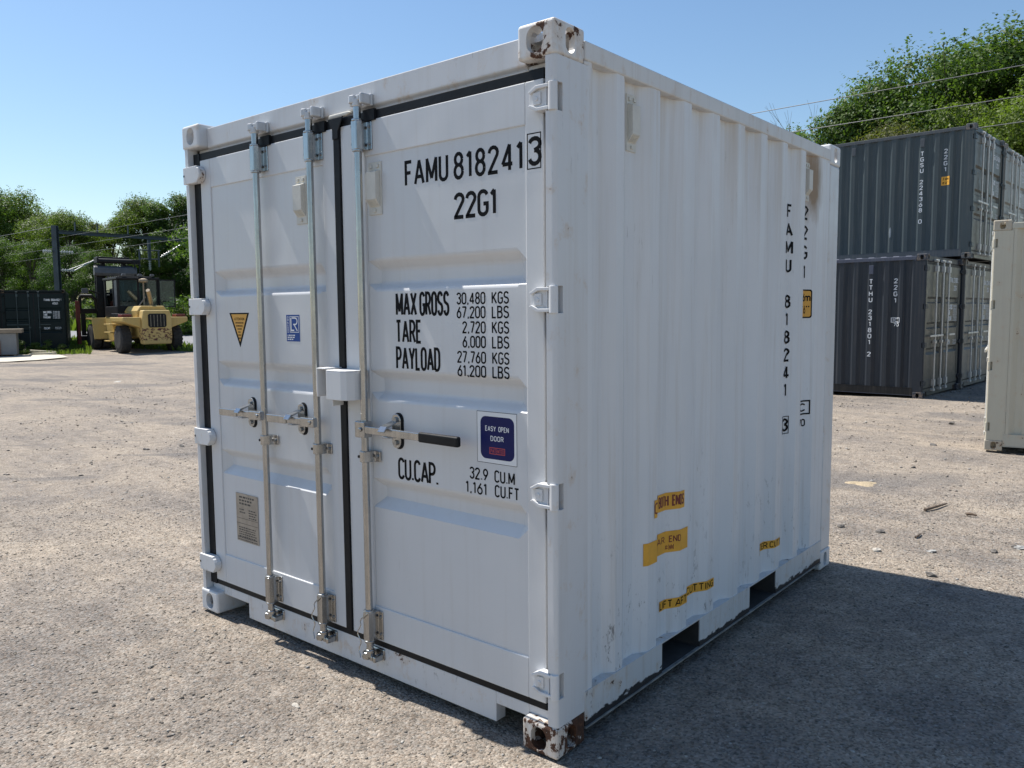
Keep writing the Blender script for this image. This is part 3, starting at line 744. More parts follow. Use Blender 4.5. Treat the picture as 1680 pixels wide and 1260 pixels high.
# ------------------------------------------------------------------ other containers
def cmat(name, col, door, barcol=(.62, .61, .57), rust=0., castcol=None, rail=None, dirt=.25, low=None, spec=.5):
    a = paint(name+'_paint', col, rust, dirt, .42, .1, spec=spec)
    d = paint(name+'_door_paint', door, rust*.5, dirt, .36, .1, spec=spec)  # on the stacked containers this tone includes reflected ground light
    k = paint(name+'_casting_paint', castcol or col, .25, min(.3, dirt), .5, .15, spec=spec)
    b = plain(name+'_bar_paint', barcol, .45, .35, .1, 20)
    rl = paint(name+'_rail_paint', rail or col, rust, dirt, .45, .1, spec=spec)
    lo = paint(name+'_sill_paint', low or rail or col, rust, dirt, .5, .1, spec=spec)
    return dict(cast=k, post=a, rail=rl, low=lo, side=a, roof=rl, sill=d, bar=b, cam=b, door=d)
LETTER = plain('white_lettering', (.70, .72, .74), .5)
def box_container(name, loc, rz, MT, label, L=6.058, doortext=None, sidetext=None, four=False, group=None):
    r = empty(name, loc, rz, label, 'shipping container', group)
    container_shell(r, L, MT, pockets=False); frame_ends(r, MT)
    for lo, hi in ((-2.332, -1.217), (-1.175, -.060)):
        mb = MB(); zb, zt, pz0, pz1 = .178, 2.412, .333, 2.266; a, b = lo+.11, hi-.11
        mb.box(lo, a, .036, .085, zb, zt); mb.box(b, hi, .036, .085, zb, zt); mb.box(a, b, .036, .085, pz1, zt); mb.box(a, b, .036, .085, zb, pz0)
        door_sheet(mb, a-.002, b+.002, .042, pz0-.002, pz1+.002)
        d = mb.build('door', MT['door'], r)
        bars = [x for x in ((-1.80, -1.38) if lo < -2 else (-1.01, -.60)) if four or x < -.7]
        for x in bars:
            MB().cyl((x, 0, .148), (x, 0, 2.462), .017, 10).build('locking_bar', MT['bar'], d, smooth=True)
            for z0, z1 in ((2.29, 2.40), (.19, .31), (.98, 1.03)): MB().box(x-.028, x+.05, -.022, .0355, z0, z1).build('bar_bracket', MT['bar'], d, .004)
            for zc in (2.492, .118): MB().box(x-.04, x+.05, -.022, .049, zc-.022, zc+.022).build('bar_cam', MT['bar'], d, .006)
            s = -1 if lo < -2 else 1
            MB().box(*sorted((x+s*.02, x+s*.40)), -.040, -.022, 1.105, 1.14).build('door_handle', MT['bar'], d, .003)
        for z in HINGE_Z: hinge(d, 1 if lo > -2 else -1, z, MT['post'])
        if lo < -2:
            mb = MB(); mb.box(-2.3935, -2.3335, .035, .075, .15, 2.4495); mb.box(-2.3335, -.0595, .040, .075, 2.4125, 2.4495); mb.box(-2.3335, -.0595, .040, .075, .1505, .1775); mb.box(-1.2165, -1.1755, .028, .07, .1775, 2.4125)
            mb.build('door_gasket', M['rubber'], d)
        elif doortext:
            def dl_(nm, T): decal(nm, T, LETTER, d, mpd, (), DOOR_BV, .002)
            dl_('container_number', text(doortext[0], -.80, 2.115, .10, .66, .15)); dl_('size_code', text(doortext[1], -.50, 1.965, .10, .2, .15))
            for k in range(3): dl_('weight_label', text(('MAX GROSS', 'TARE', 'PAYLOAD')[k], -.85, 1.60-.11*k, .095, (.29, .14, .24)[k], .15))
            for k in range(6): dl_('weight_figure', text(('30,480 KGS', '67,200 LBS', '2,720 KGS', '6,000 LBS', '27,760 KGS', '61,200 LBS')[k], -.50, 1.643-.055*k, .046, .25, .14))
            dl_('volume_label', text('CU.CAP.', -.85, .92, .09, .22, .14)); dl_('volume_figure', text('33.2 CU.M', -.45, .97, .045, .22, .14)); dl_('volume_figure', text('1,172 CU.FT', -.45, .915, .045, .23, .14))
    if sidetext:
        def mpl(u, v, o): return (-RW-xs(L, .9-u)-o-.003, .9-u, v)   # u runs left to right as seen from outside
        brk = [.9-b[0] for b in side_breaks(L)]
        number, code, extra = sidetext
        k0 = 0
        for nm, wd_ in zip(('owner_code', 'serial_number', 'check_digit'), number.split(' ')):
            decal(nm, vtext(wd_, -.05, 2.17-.112*k0, .088, .112, .052, .17), LETTER, r, mpl, brk, (), .002); k0 += len(wd_)+1
        decal('side_size_code', vtext(code, .375, 2.17, .088, .118, .055, .17), LETTER, r, mpl, brk, (), .002)
        extra(r, mpl, brk)
        for y in (.95, 2.3):
            mbv = MB(); xx = -RW+.006; mbv.box(xx-.02, xx+.002, y-.04, y+.04, 2.26, 2.42); mbv.build('vent_cover', MT['rail'], r, .004)
    return r
TH = math.radians(87.1); ct, stt = math.cos(TH), math.sin(TH)
def at_corner(x, y):           # container origin from the corner that stands nearest
    return (x+RW*ct, y+RW*stt)
NAVY = cmat('navy', (.025, .031, .041), (.095, .095, .082), spec=.3, dirt=.12, castcol=(.05, .055, .07), rail=(.075, .085, .12), low=(.012, .012, .013))  # doors lighter and beige: light reflected off the ground put into their colour
SLATE = cmat('slate', (.050, .067, .074), (.10, .096, .08), spec=.35, dirt=.2, castcol=(.09, .10, .11), rail=(.075, .085, .095))  # slate doors likewise have reflected ground light mixed into the colour
GREYD = cmat('grey', (.115, .115, .11), (.17, .165, .145), castcol=(.14, .14, .13), rail=(.13, .13, .125))  # door colour raised to include the beige reflection of the sunlit ground
def ex_navy(r, mpl, brk):
    decal('side_class_mark', frame(.31, .47, 1.37, 1.46, .012)+text('IC', .345, 1.385, .06, .09, .17)+text('70', .36, 1.30, .06, .09, .17), LETTER, r, mpl, brk, (), .002)
def ex_slate(r, mpl, brk):
    s = decal('height_sticker', rect(.31, .465, 1.46, 1.63), M['amber'], r, mpl, brk, (), .002); s['label'] = 'yellow height sticker'
    decal('height_text', text('2.6m', .335, 1.56, .05, .105, .17, lev=2)+text("8'6''", .335, 1.48, .05, .105, .17, lev=2), M['black'], r, mpl, brk, (), .002)
    decal('side_mark', [(arc(-.62, .60, .022, .11, 0, 360, 16), 0)], plain('faint_logo', (.22, .25, .27), .6), r, mpl, brk, (), .002)
x, y = at_corner(-1.88, 13.54)
box_container('shipping_container', (x, y, 0), TH, NAVY, 'navy blue shipping container on the ground with TTHU 231801 2 on its side', doortext=('TTHU 231801 2', '22G1'), sidetext=('TTHU 231801 2', '22G1', ex_navy), four=False)
x, y = at_corner(-1.72, 15.99)
box_container('shipping_container', (x, y, 0), TH, GREYD, 'grey shipping container on the ground beside the navy one, only its doors in view', doortext=('TGHU 226418 5', '22G1'))
x, y = at_corner(-1.60, 15.74)
box_container('shipping_container', (x, y, 2.596), TH, SLATE, 'slate grey shipping container on top of the stack with TGSU 224368 0 on its side', doortext=('TGSU 224368 0', '22G1'), sidetext=('TGSU 224368 0', '22G1', ex_slate))
x, y = at_corner(-1.56, 18.44)
box_container('shipping_container', (x, y, 0), TH, GREYD, 'grey shipping container hidden at the back of the row under the upper grey one', doortext=None)
x, y = at_corner(-1.48, 18.40)
PALEG = cmat('pale_grey', (.20, .20, .185), (.27, .265, .235), castcol=(.22, .21, .19), rail=(.22, .21, .19))  # paler door colour holds light thrown back from the ground
box_container('shipping_container', (x, y, 2.596), TH, PALEG, 'pale grey shipping container on top, behind the slate one, only its doors in view', doortext=('TGHU 233017 4', '22G1'))
CREAM = cmat('cream', (.53, .49, .385), (.53, .49, .39), rust=.05, castcol=(.46, .41, .32), rail=(.48, .455, .37), dirt=.5)
box_container('shipping_container', (-.03, 8.24, 0), math.radians(-82), CREAM, 'weathered cream shipping container standing alone at the far right, only one corner showing', four=True)
GREEN = cmat('dark_green', spec=.15, dirt=.02, col=(.003, .009, .010), door=(.004, .013, .015), castcol=(.004, .010, .011), rail=(.005, .013, .015), barcol=(.035, .055, .06))
fw = math.atan2(FWD.y, FWD.x)-math.pi/2
p = P(113, 34.6, .14); GA = fw+math.radians(27.5)
box_container('shipping_container', p, GA, GREEN, 'dark green shipping container with white lettering on its doors, left of the forklift', doortext=('FAMU 806482 5', '45G1'))
GREEN2 = cmat('black_green', spec=.15, dirt=.02, col=(.002, .005, .006), door=(.003, .007, .008), castcol=(.004, .008, .009), rail=(.012, .018, .02), barcol=(.05, .06, .06))
p = P(14, 33.6, .12)
box_container('shipping_container', p, GA, GREEN2, 'nearly black shipping container at the far left behind the grey metal box', doortext=('FAMU 806477 0', '22G1'))

# ------------------------------------------------------------------ ground
def graded(a, b, step, lim, g=1.22):
    mid = list(np.arange(a, b+1e-6, step)); lo = []; hi = []
    s = step; v = a
    while v > -lim: s = min(s*g, 40); v -= s; lo.append(v)
    s = step; v = b
    while v < lim: s = min(s*g, 40); v += s; hi.append(v)
    return np.array(lo[::-1]+mid+hi)
def ground_material():
    q = N('gravel_ground')
    al = math.atan2(RIGHT.y, RIGHT.x)
    big = q.noise(.55, 5, .6)
    med = q.noise(2.6, 5, .65)
    trk = q.noise(1, 5, .62, q.map((.16, 1.5, 1), rot=(0, 0, -al-.12)))
    m = q.math('ADD', q.math('MULTIPLY', big, .45), q.math('ADD', q.math('MULTIPLY', trk, .35), q.math('MULTIPLY', med, .25)))
    base = q.ramp(m, [(.38, (.145, .138, .131)), (.47, (.222, .203, .181)), (.56, (.300, .264, .220)), (.68, (.370, .320, .256))])
    vo = q.n("TexVoronoi"); vo.inputs['Scale'].default_value = 105; q.l(q.co.outputs['Object'], vo.inputs['Vector'])
    vo2 = q.n("TexVoronoi"); vo2.inputs['Scale'].default_value = 38; q.l(q.co.outputs['Object'], vo2.inputs['Vector'])
    g1 = q.n("RGBToBW"); q.l(vo.outputs['Color'], g1.inputs[0]); g2 = q.n("RGBToBW"); q.l(vo2.outputs['Color'], g2.inputs[0])
    val = q.ramp(g1.outputs[0], [(.15, .50), (.45, .95), (.7, 1.10), (.9, 1.42)])
    c = q.mix(1.0, base, val, 'MULTIPLY')
    big_st = q.ramp(g2.outputs[0], [(.70, 0), (.76, 1)])
    inst = q.ramp(vo2.outputs['Distance'], [(.28, 1), (.40, 0)])
    c = q.mix(q.math('MULTIPLY', big_st, q.math('MULTIPLY', inst, .45)), c, (.34, .33, .31))
    grn = q.mix(1.0, q.ramp(q.noise(9, 8, .74), [(.34, .74), (.5, 1.0), (.66, 1.20)]), q.ramp(q.noise(48, 5, .7), [(.30, .55), (.40, .95), (.7, 1.10)]), 'MULTIPLY')
    c = q.mix(1.0, c, grn, 'MULTIPLY')
    hue = q.mix(q.ramp(q.noise(60, 2), [(.4, 0), (.7, .3)]), c, (.36, .25, .17))
    def area(u, d, ru, rd):
        p = P(u, d); mp = q.n("Mapping"); mp.vector_type = 'TEXTURE'; mp.inputs['Location'].default_value = (p.x, p.y, 0); mp.inputs['Rotation'].default_value = (0, 0, al); mp.inputs['Scale'].default_value = (ru, rd, 1)
        q.l(q.co.outputs['Object'], mp.inputs[0]); ln = q.n("VectorMath", operation='LENGTH'); q.l(mp.outputs[0], ln.inputs[0])
        return q.ramp(q.math('ADD', ln.outputs['Value'], q.math('MULTIPLY', q.math('SUBTRACT', q.noise(1.1, 6, .7), .5), 1.5)), [(.55, 1), (1.0, 0)])
    dk = area(115, 26.5, 3.6, 1.1)
    for a in ((205, 18.6, 1.3, .5), (110, 15.5, 1.2, .3), (60, 20.5, 2.6, .45), (1450, 7.6, 1.2, .5), (310, 12, .6, .25), (1590, 12.3, 1.0, .45), (184, 10.5, .5, .05), (20, 10.1, .55, .05), (250, 9.3, .7, .12), (60, 8.0, .8, .10), (1600, 12.2, .8, .5)): dk = q.math('MAXIMUM', dk, q.math('MULTIPLY', area(*a), .75))
    hue = q.mix(q.math('MULTIPLY', dk, .62), hue, q.mix(1.0, (.135, .13, .128), val, 'MULTIPLY'))
    q.set(hue, .95); q.b.inputs['Specular IOR Level'].default_value = .15
    h = q.math('ADD', q.math('MULTIPLY', q.math('SUBTRACT', 1.0, vo.outputs['Distance']), .5),
               q.math('ADD', q.math('MULTIPLY', q.noise(30, 5, .7), 1.6), q.math('MULTIPLY', q.math('MULTIPLY', big_st, q.math('SUBTRACT', 1.0, vo2.outputs['Distance'])), .7)))
    q.bump(q.math('ADD', h, q.math('MULTIPLY', trk, 2.2)), .9, .012)
    return q.m
gx = graded(-6.5, 3.2, .055, 700); gy = graded(-2.4, 5.5, .055, 700)
X, Y = np.meshgrid(gx, gy, indexing='ij'); Z = gz(X, Y)
nx, ny = X.shape
me = bpy.data.meshes.new('ground')
co = np.stack([X, Y, Z], -1).reshape(-1, 3)
idx = np.arange(nx*ny).reshape(nx, ny)
fa = np.stack([idx[:-1, :-1], idx[1:, :-1], idx[1:, 1:], idx[:-1, 1:]], -1).reshape(-1, 4)
def fast_mesh(me, co, fa, mat, smooth=False):
    k = fa.shape[1]
    me.vertices.add(len(co)); me.vertices.foreach_set('co', np.asarray(co, np.float32).ravel())
    me.loops.add(fa.size); me.loops.foreach_set('vertex_index', fa.ravel().astype(np.int32))
    me.polygons.add(len(fa)); me.polygons.foreach_set('loop_start', (np.arange(len(fa))*k).astype(np.int32))
    if smooth: me.polygons.foreach_set('use_smooth', np.ones(len(fa), bool))
    me.materials.append(mat); me.update(calc_edges=True); me.validate()
    return me
fast_mesh(me, co, fa, ground_material(), True)
tag(link('ground', me), kind='structure')

def sheet(name, pts, m, lift, kind=True, res=12):
    """flat irregular patch that follows the ground; pts = outline of (x, y) walked round"""
    bm = bmesh.new(); vv = [bm.verts.new((x, y, 0)) for x, y in pts]; bm.faces.new(vv)
    for ax in (0, 1):
        a = min(p[ax] for p in pts); b = max(p[ax] for p in pts); n = max(2, int((b-a)/res))
        for i in range(1, n):
            t = a+(b-a)*i/n; bmesh.ops.bisect_plane(bm, geom=list(bm.verts)+list(bm.edges)+list(bm.faces), plane_co=(t, t, 0), plane_no=(1, 0, 0) if ax == 0 else (0, 1, 0))
    for v in bm.verts: v.co.z = gzf(v.co.x, v.co.y)+lift
    for f in bm.faces:
        if f.normal.z < 0: f.normal_flip()
    me = bpy.data.meshes.new(name); bm.to_mesh(me); bm.free(); me.materials.append(m)
    o = link(name, me); 
    if kind: tag(o, kind='structure')
    return o
def poly(pts): return [tuple(P(u, d).xy) for u, d in pts]
ASPH = plain('old_asphalt', (.20, .20, .205), .9, 0, .12, 3, .2)
sheet('road', poly([(-400, 50), (128, 41.2), (300, 37.0), (620, 33), (900, 31), (900, 35), (620, 38), (300, 42.5), (128, 46.3), (-400, 58)]), ASPH, .03, res=2)
def grass_ground():
    q = N('grass_ground'); n = q.noise(.6, 5, .6)
    q.set(q.ramp(n, [(.3, (.05, .085, .018)), (.55, (.085, .125, .03)), (.75, (.15, .15, .06))]), .9); q.bump(q.noise(14, 4), .8, .05); return q.m
GG = grass_ground()
sheet('verge', poly([(-400, 58.5), (128, 46.6), (300, 42.8), (620, 38.4), (900, 35.5), (1700, 27), (2200, 27), (2200, 160), (840, 190), (-900, 200)]), GG, .02, res=3)
sheet('verge', poly([(-300, 36.5), (20, 32.8), (60, 32.9), (95, 34.0), (140, 36.0), (155, 38.5), (300, 36.4), (320, 36.8), (128, 41.0), (-400, 49.5)]), GG, .02, res=2)
CONC = plain('pale_concrete', (.50, .46, .38), .85, 0, .08, 1.5, .1)
sheet('concrete_slab', poly([(-260, 30.0), (-60, 28.2), (10, 28.3), (60, 29.3), (112, 30.9), (96, 32.2), (40, 32.9), (15, 32.95), (-300, 36)]), CONC, .035, res=2)
DARKG = plain('dark_wet_gravel', (.13, .125, .12), .9, 0, .35, 3, .6)
def blob(u, d, ru, rd, seed, n=28):
    rg = random.Random(seed); ph = [rg.uniform(0, 6.3) for _ in range(4)]; out = []
    for i in range(n):
        a = 2*math.pi*i/n; k = 1+.22*math.sin(2*a+ph[0])+.16*math.sin(3*a+ph[1])+.12*math.sin(5*a+ph[2])+.08*math.sin(7*a+ph[3])
        out.append((u+ru*k*math.cos(a), d+rd*k*math.sin(a)))
    return out

# loose stones: one object, too many to count
def stone_mesh(n, rg, spots, sizes):
    b = np.array([(1, 0, 0), (-1, 0, 0), (0, 1, 0), (0, -1, 0), (0, 0, 1), (0, 0, -1)], float)
    f = np.array([(0, 2, 4), (2, 1, 4), (1, 3, 4), (3, 0, 4), (2, 0, 5), (1, 2, 5), (3, 1, 5), (0, 3, 5)])
    # one midpoint split for a rounder chip
    vs_ = [tuple(v) for v in b]; cache = {}; F = []
    def mid(i, j):
        k = (min(i, j), max(i, j))
        if k not in cache:
            m = (np.array(vs_[i])+np.array(vs_[j])); m = m/np.linalg.norm(m)*.92; vs_.append(tuple(m)); cache[k] = len(vs_)-1
        return cache[k]
    for a, c, d in f:
        x, y, z = mid(a, c), mid(c, d), mid(d, a); F += [(a, x, z), (x, c, y), (z, y, d), (x, y, z)]
    B = np.array(vs_); F = np.array(F); k = len(B)
    V = np.repeat(B[None], n, 0)*(1+.28*rg.standard_normal((n, k, 1)).clip(-1.3, 1.3))
    V *= np.stack([rg.uniform(.7, 1.3, n), rg.uniform(.6, 1.1, n), rg.uniform(.35, .7, n)], -1)[:, None]
    th = rg.uniform(0, 6.28, n); c, s = np.cos(th), np.sin(th)
    x = V[..., 0]*c[:, None]-V[..., 1]*s[:, None]; y = V[..., 0]*s[:, None]+V[..., 1]*c[:, None]
    V = np.stack([x, y, V[..., 2]], -1)*sizes[:, None, None]
    z = gz(spots[:, 0], spots[:, 1])
    V += np.stack([spots[:, 0], spots[:, 1], z+sizes*.18], -1)[:, None]
    return V.reshape(-1, 3), (F[None]+(np.arange(n)*k)[:, None, None]).reshape(-1, 3)
def stone_mat(name, stops):
    q = N(name); g = q.n("NewGeometry"); q.set(q.mix(1.0, q.ramp(g.outputs['Random Per Island'], stops), q.ramp(q.noise(90, 4), [(.3, .8), (.7, 1.15)]), 'MULTIPLY'), .85); return q.m
rg = np.random.default_rng(5)
def spots_for(n, d0, d1, u0=-60, u1=1740):
    d = np.sqrt(rg.uniform(d0*d0, d1*d1, n)); u = rg.uniform(u0, u1, n); r = (u-840)/FPX*d
    x = EYE.x+RIGHT.x*r+FWD.x*d; y = EYE.y+RIGHT.y*r+FWD.y*d
    ok = ~((x > -2.5) & (x < .06) & (y > -.02) & (y < 2.95)); return np.stack([x, y], -1)[ok]
s1 = spots_for(26000, 2.3, 7); z1 = rg.lognormal(math.log(.0042), .38, len(s1)).clip(.002, .013)
s2 = spots_for(12000, 7, 20); z2 = rg.lognormal(math.log(.008), .4, len(s2)).clip(.004, .028)
sp_ = np.concatenate([s1, s2]); sz_ = np.concatenate([z1, z2])
co, fa = stone_mesh(len(sp_), rg, sp_, sz_)
me = fast_mesh(bpy.data.meshes.new('loose_gravel'), co, fa, stone_mat('gravel_stone', [(0, (.10, .092, .085)), (.35, (.19, .165, .135)), (.7, (.27, .228, .175)), (.92, (.27, .262, .25)), (1, (.42, .39, .34))]))
tag(link('loose_gravel', me), kind='stuff')

def onground(u, v):            # where a sight line meets flat ground
    d = _f+_r*((u-840)/FPX)-_u*((v-630)/FPX); t = -EYE.z/d.z; p = EYE+d*t; return p.x, p.y
def single_stone(u, v, size, col, label, seed, flat=.55):
    x, y = onground(u, v); r2 = random.Random(seed)
    bm = bmesh.new(); size *= .72; bmesh.ops.create_icosphere(bm, subdivisions=2, radius=1)
    for ve in bm.verts:
        k = 1+r2.uniform(-.3, .3); ve.co = Vector((ve.co.x*k*1.2, ve.co.y*k*.85, ve.co.z*k*flat))*size
    me = bpy.data.meshes.new('stone'); bm.to_mesh(me); bm.free(); me.materials.append(col)
    o = link('stone', me); o.location = (x, y, gzf(x, y)+size*flat*.45); o.rotation_euler = (r2.uniform(-.2, .2), r2.uniform(-.2, .2), r2.uniform(0, 6.3))
    return tag(o, label, 'stone')
SG = plain('grey_stone', (.30, .30, .29), .8, 0, .25, 30, .3); SD = plain('dark_stone', (.11, .10, .09), .8, 0, .3, 30, .3)
SP = plain('pale_stone', (.42, .39, .34), .75, 0, .15, 30, .2)
for u, v, s, c, lb, fl in (
    (485, 1152, .020, SP, 'flat pale chip of stone on the gravel below the door', .25),
    (1528, 903, .040, SG, 'flat grey stone just beyond the container shadow', .3),
    (1630, 903, .040, SD, 'dark lump of stone left of the two stones at the far right', .5),
    (1664, 897, .034, SD, 'dark stone touching the pale grey one at the far right', .5),
    (1674, 899, .046, SG, 'pale grey stone beside a dark one at the far right', .5),
    (1444, 871, .040, SD, 'dark stone with a lit top on the gravel, right of the container far corner', .45),
    (1380, 864, .034, SD, 'small dark stone close to the container far corner post', .6),
    (1438, 902, .036, SP, 'pale stone beside the container far corner', .5),
    (1528, 943, .040, SD, 'dark stone lying right at the edge of the container shadow', .5),
    (1562, 692, .050, SD, 'brown stone on the ground just in front of the damp patch', .6),
    (1531, 729, .050, SD, 'dark flat stone on the gravel in front of the cream container', .35),
    (191, 626, .14, SP, 'white flat chip on the dark gravel in front of the forklift', .15),
    (240, 735, .045, SD, 'dark stone on the gravel left of the container, nearest of two', .5),
    (298, 729, .045, SD, 'dark stone on the gravel close to the container left post', .5)):
    single_stone(u, v, s, c, lb, int(u+v), fl)
WOOD = plain('dry_wood', (.12, .085, .06), .85, 0, .3, 20, .3)
for pts, r0, lb in (([(1517, 838), (1534, 834), (1553, 827)], .012, 'thin bent dry stick on the gravel right of the container'),
                    ([(1502, 881), (1507, 879), (1511, 875)], .008, 'short thin twig on the gravel nearer than the long stick'),
                    ([(1586, 845), (1592, 846), (1603, 847)], .014, 'short dark twig on the gravel at the right, far from the long stick')):
    q3 = [Vector((*onground(u, v), 0)) for u, v in pts]
    for a in q3: a.z = gzf(a.x, a.y)+r0*1.2
    q3[1].z += .006
    tag(MB().tube(q3, [r0, r0*.9, r0*.5], 6).build('stick', WOOD, smooth=True), lb, 'stick')
SAND = plain('yellow_sand', (.40, .32, .21), .95, 0, .3, 60, .8)
for i, (u, v, su, sv) in enumerate(((1415, 790, .14, .03),)):
    x, y = onground(u, v); r2 = random.Random(i); n = 26; mb = MB(); V = [(x, y, gzf(x, y)+.018)]
    for ring, zz in ((.55, .012), (1.0, -.004)):
        for k in range(n):
            a = 2*math.pi*k/n; j = 1+.3*math.sin(3*a+i)+r2.uniform(-.15, .15)
            px = x+(RIGHT.x*su*math.cos(a)+FWD.x*sv*4*math.sin(a))*ring*j; py = y+(RIGHT.y*su*math.cos(a)+FWD.y*sv*4*math.sin(a))*ring*j
            V.append((px, py, gzf(px, py)+zz))
    F = [(0, 1+k, 1+(k+1) % n) for k in range(n)]+[(1+k, 1+n+k, 1+n+(k+1) % n, 1+(k+1) % n) for k in range(n)]
    tag(mb.add(V, F).build('sand_pile', SAND, smooth=True), ('low heap of yellow sand on the gravel near the container far corner',)[i], 'sand')

# ------------------------------------------------------------------ forklift
FY = paint('forklift_yellow', (.51, .36, .115), .06, .45, .5, .15, dirtcol=(.16, .12, .08))
def worn_yellow():
    q = N('worn_counterweight_paint'); c = q.ramp(q.noise(2, 4), [(.3, (.49, .345, .115)), (.7, (.56, .41, .16))])
    z = q.xyz()[2]; g = q.n("MapRange"); q.l(z, g.inputs[0]); g.inputs[1].default_value = 1.12; g.inputs[2].default_value = .80; 
    m = q.ramp(q.noise(1, 6, .7, q.map((7, 7, 11))), [(.50, 0), (.55, 1)])
    band = q.math('MULTIPLY', q.ramp(z, [(.44, 0), (.50, 1)]), q.ramp(z, [(.98, 1), (1.0, 0)]))
    c = q.mix(q.math('MULTIPLY', m, band), c, (.09, .022, .016)); q.set(c, .6); q.bump(q.noise(8, 4), .2, .02); return q.m
FW = worn_yellow()
FB = plain('forklift_black', (.009, .009, .010), .55, 0, .3, 6, 0, .3)
FG = plain('forklift_grey', (.085, .09, .10), .5, .1, .2, 6)
TY = plain('tyre_rubber', (.035, .034, .033), .85, 0, .25, 10, .3)
RIM = plain('wheel_rim', (.20, .18, .14), .6, .3, .3, 10)
FR = plain('forklift_red', (.13, .018, .014), .55, 0, .3, 8)
TAN = plain('tan_metal', (.30, .24, .16), .6, .2, .25, 10)
def glass(name, tint):
    q = N(name); t = q.t; tr = q.n("BsdfTransparent"); tr.inputs[0].default_value = (*tint, 1); gl = q.n("BsdfGlossy"); gl.inputs['Roughness'].default_value = .03
    gl.inputs[0].default_value = (.8, .9, .9, 1)
    fr = q.n("Fresnel"); fr.inputs[0].default_value = 1.5; mx = q.n("MixShader"); q.l(q.math('ADD', fr.outputs[0], .06), mx.inputs[0]); q.l(tr.outputs[0], mx.inputs[1]); q.l(gl.outputs[0], mx.inputs[2])
    q.l(mx.outputs[0], q.out.inputs[0]); return q.m
GLS = glass('cab_glass', (.55, .66, .66))
FL = empty('forklift', (-31.56, 13.98, gzf(-31.56, 13.98)), 1.427, 'yellow and black forklift seen from behind, its cab door open', 'forklift')
def wheel(x, y, r, wd):
    mb = MB(); prof = [(r*.56, -wd/2), (r*.80, -wd/2-.01), (r*.96, -wd/2+.03), (r, -wd/2+.08), (r, wd/2-.08), (r*.96, wd/2-.03), (r*.80, wd/2+.01), (r*.56, wd/2)]
    mb.lathe(prof, (x, y, r), 'x', 28)
    for k in range(22):
        a = 2*math.pi*k/22
        for s in (-1, 1):
            t = a+(.07 if s > 0 else -.07); c, sn = math.cos(t), math.sin(t); px = x+s*wd*.25
            cc = Vector((px, y+c*r, r+sn*r)); tn = Vector((0, -sn, c)); nn = Vector((0, c, sn)); V = []
            for o in (-.012, .014):
                for e, fq in ((-1, -1), (1, -1), (1, 1), (-1, 1)): V.append(cc+Vector((e*wd*.21, 0, 0))+tn*fq*.045+nn*o)
            mb.add(V, [(0, 1, 2, 3), (4, 7, 6, 5), (0, 4, 5, 1), (1, 5, 6, 2), (2, 6, 7, 3), (3, 7, 4, 0)])
    o = mb.build('wheel', TY, FL, smooth=True)
    s = -1 if x < 0 else 1; rb = MB().lathe([(r*.57, -.04), (r*.52, .0), (r*.5, -.10), (r*.32, -.10), (r*.28, -.02), (r*.14, .02), (.01, .02)], (0, 0, 0), 'x', 24)
    rb.v = [(x+s*(wd/2-.03)+s*vx, y+vy, r+vz) for vx, vy, vz in rb.v]
    for k in range(8):
        a = 2*math.pi*k/8; rb.cyl((x+s*(wd/2-.06), y+.21*math.cos(a), r+.21*math.sin(a)), (x+s*(wd/2-.02), y+.21*math.cos(a), r+.21*math.sin(a)), .022, 6)
    rb.build('rim', RIM, o, smooth=True)
for sx in (-1, 1):
    wheel(sx*1.02, 0, .55, .40)
    wheel(sx*1.18, 3.5, .57, .34); wheel(sx*.78, 3.5, .57, .34)
mb = MB()       # counterweight: rounded block with a shelf over each rear wheel
mb.prism([(-.54, .34), (.54, .34), (.58, .60), (.58, 1.40), (.52, 1.72), (-.52, 1.72), (-.58, 1.40), (-.58, .60)], 'y', -1.12, -.62)
mb.build('counterweight', FW, FL, .05, 3)
mb = MB(); mb.box(-.58, .58, -.615, .60, .62, 1.38)
for s in (-1, 1):
    mb.prism([(s*.585, 1.00), (s*1.28, 1.26), (s*1.28, 1.44), (s*.585, 1.44)][::s], 'y', -.98, .75)
mb.build('wheel_shelf', FY, FL, .03)
mb = MB(); mb.prism([(-.60, 1.385), (.60, 1.385), (.60, 1.70), (.46, 1.90), (-.46, 1.90), (-.60, 1.70)], 'y', -.61, 1.05); mb.build('engine_hood', FY, FL, .04, 3)
mb = MB(); mb.prism([(-.30, 1.02), (.30, 1.02), (.36, 1.10), (.36, 1.52), (.30, 1.58), (-.30, 1.58), (-.36, 1.52), (-.36, 1.10)], 'y', -1.135, -1.118); g = mb.build('radiator_grille', FB, FL)
mb = MB()
for k in range(5): mb.box(-.26+.13*k-.012, -.26+.13*k+.012, -1.150, -1.136, 1.06, 1.54)
mb.build('grille_bar', RIM, g)
mb = MB(); mb.box(-.55, .55, .61, 4.0, .55, 1.10); mb.box(-.62, .62, 1.06, 2.9, 1.105, 1.45); mb.build('chassis', FY, FL, .03)
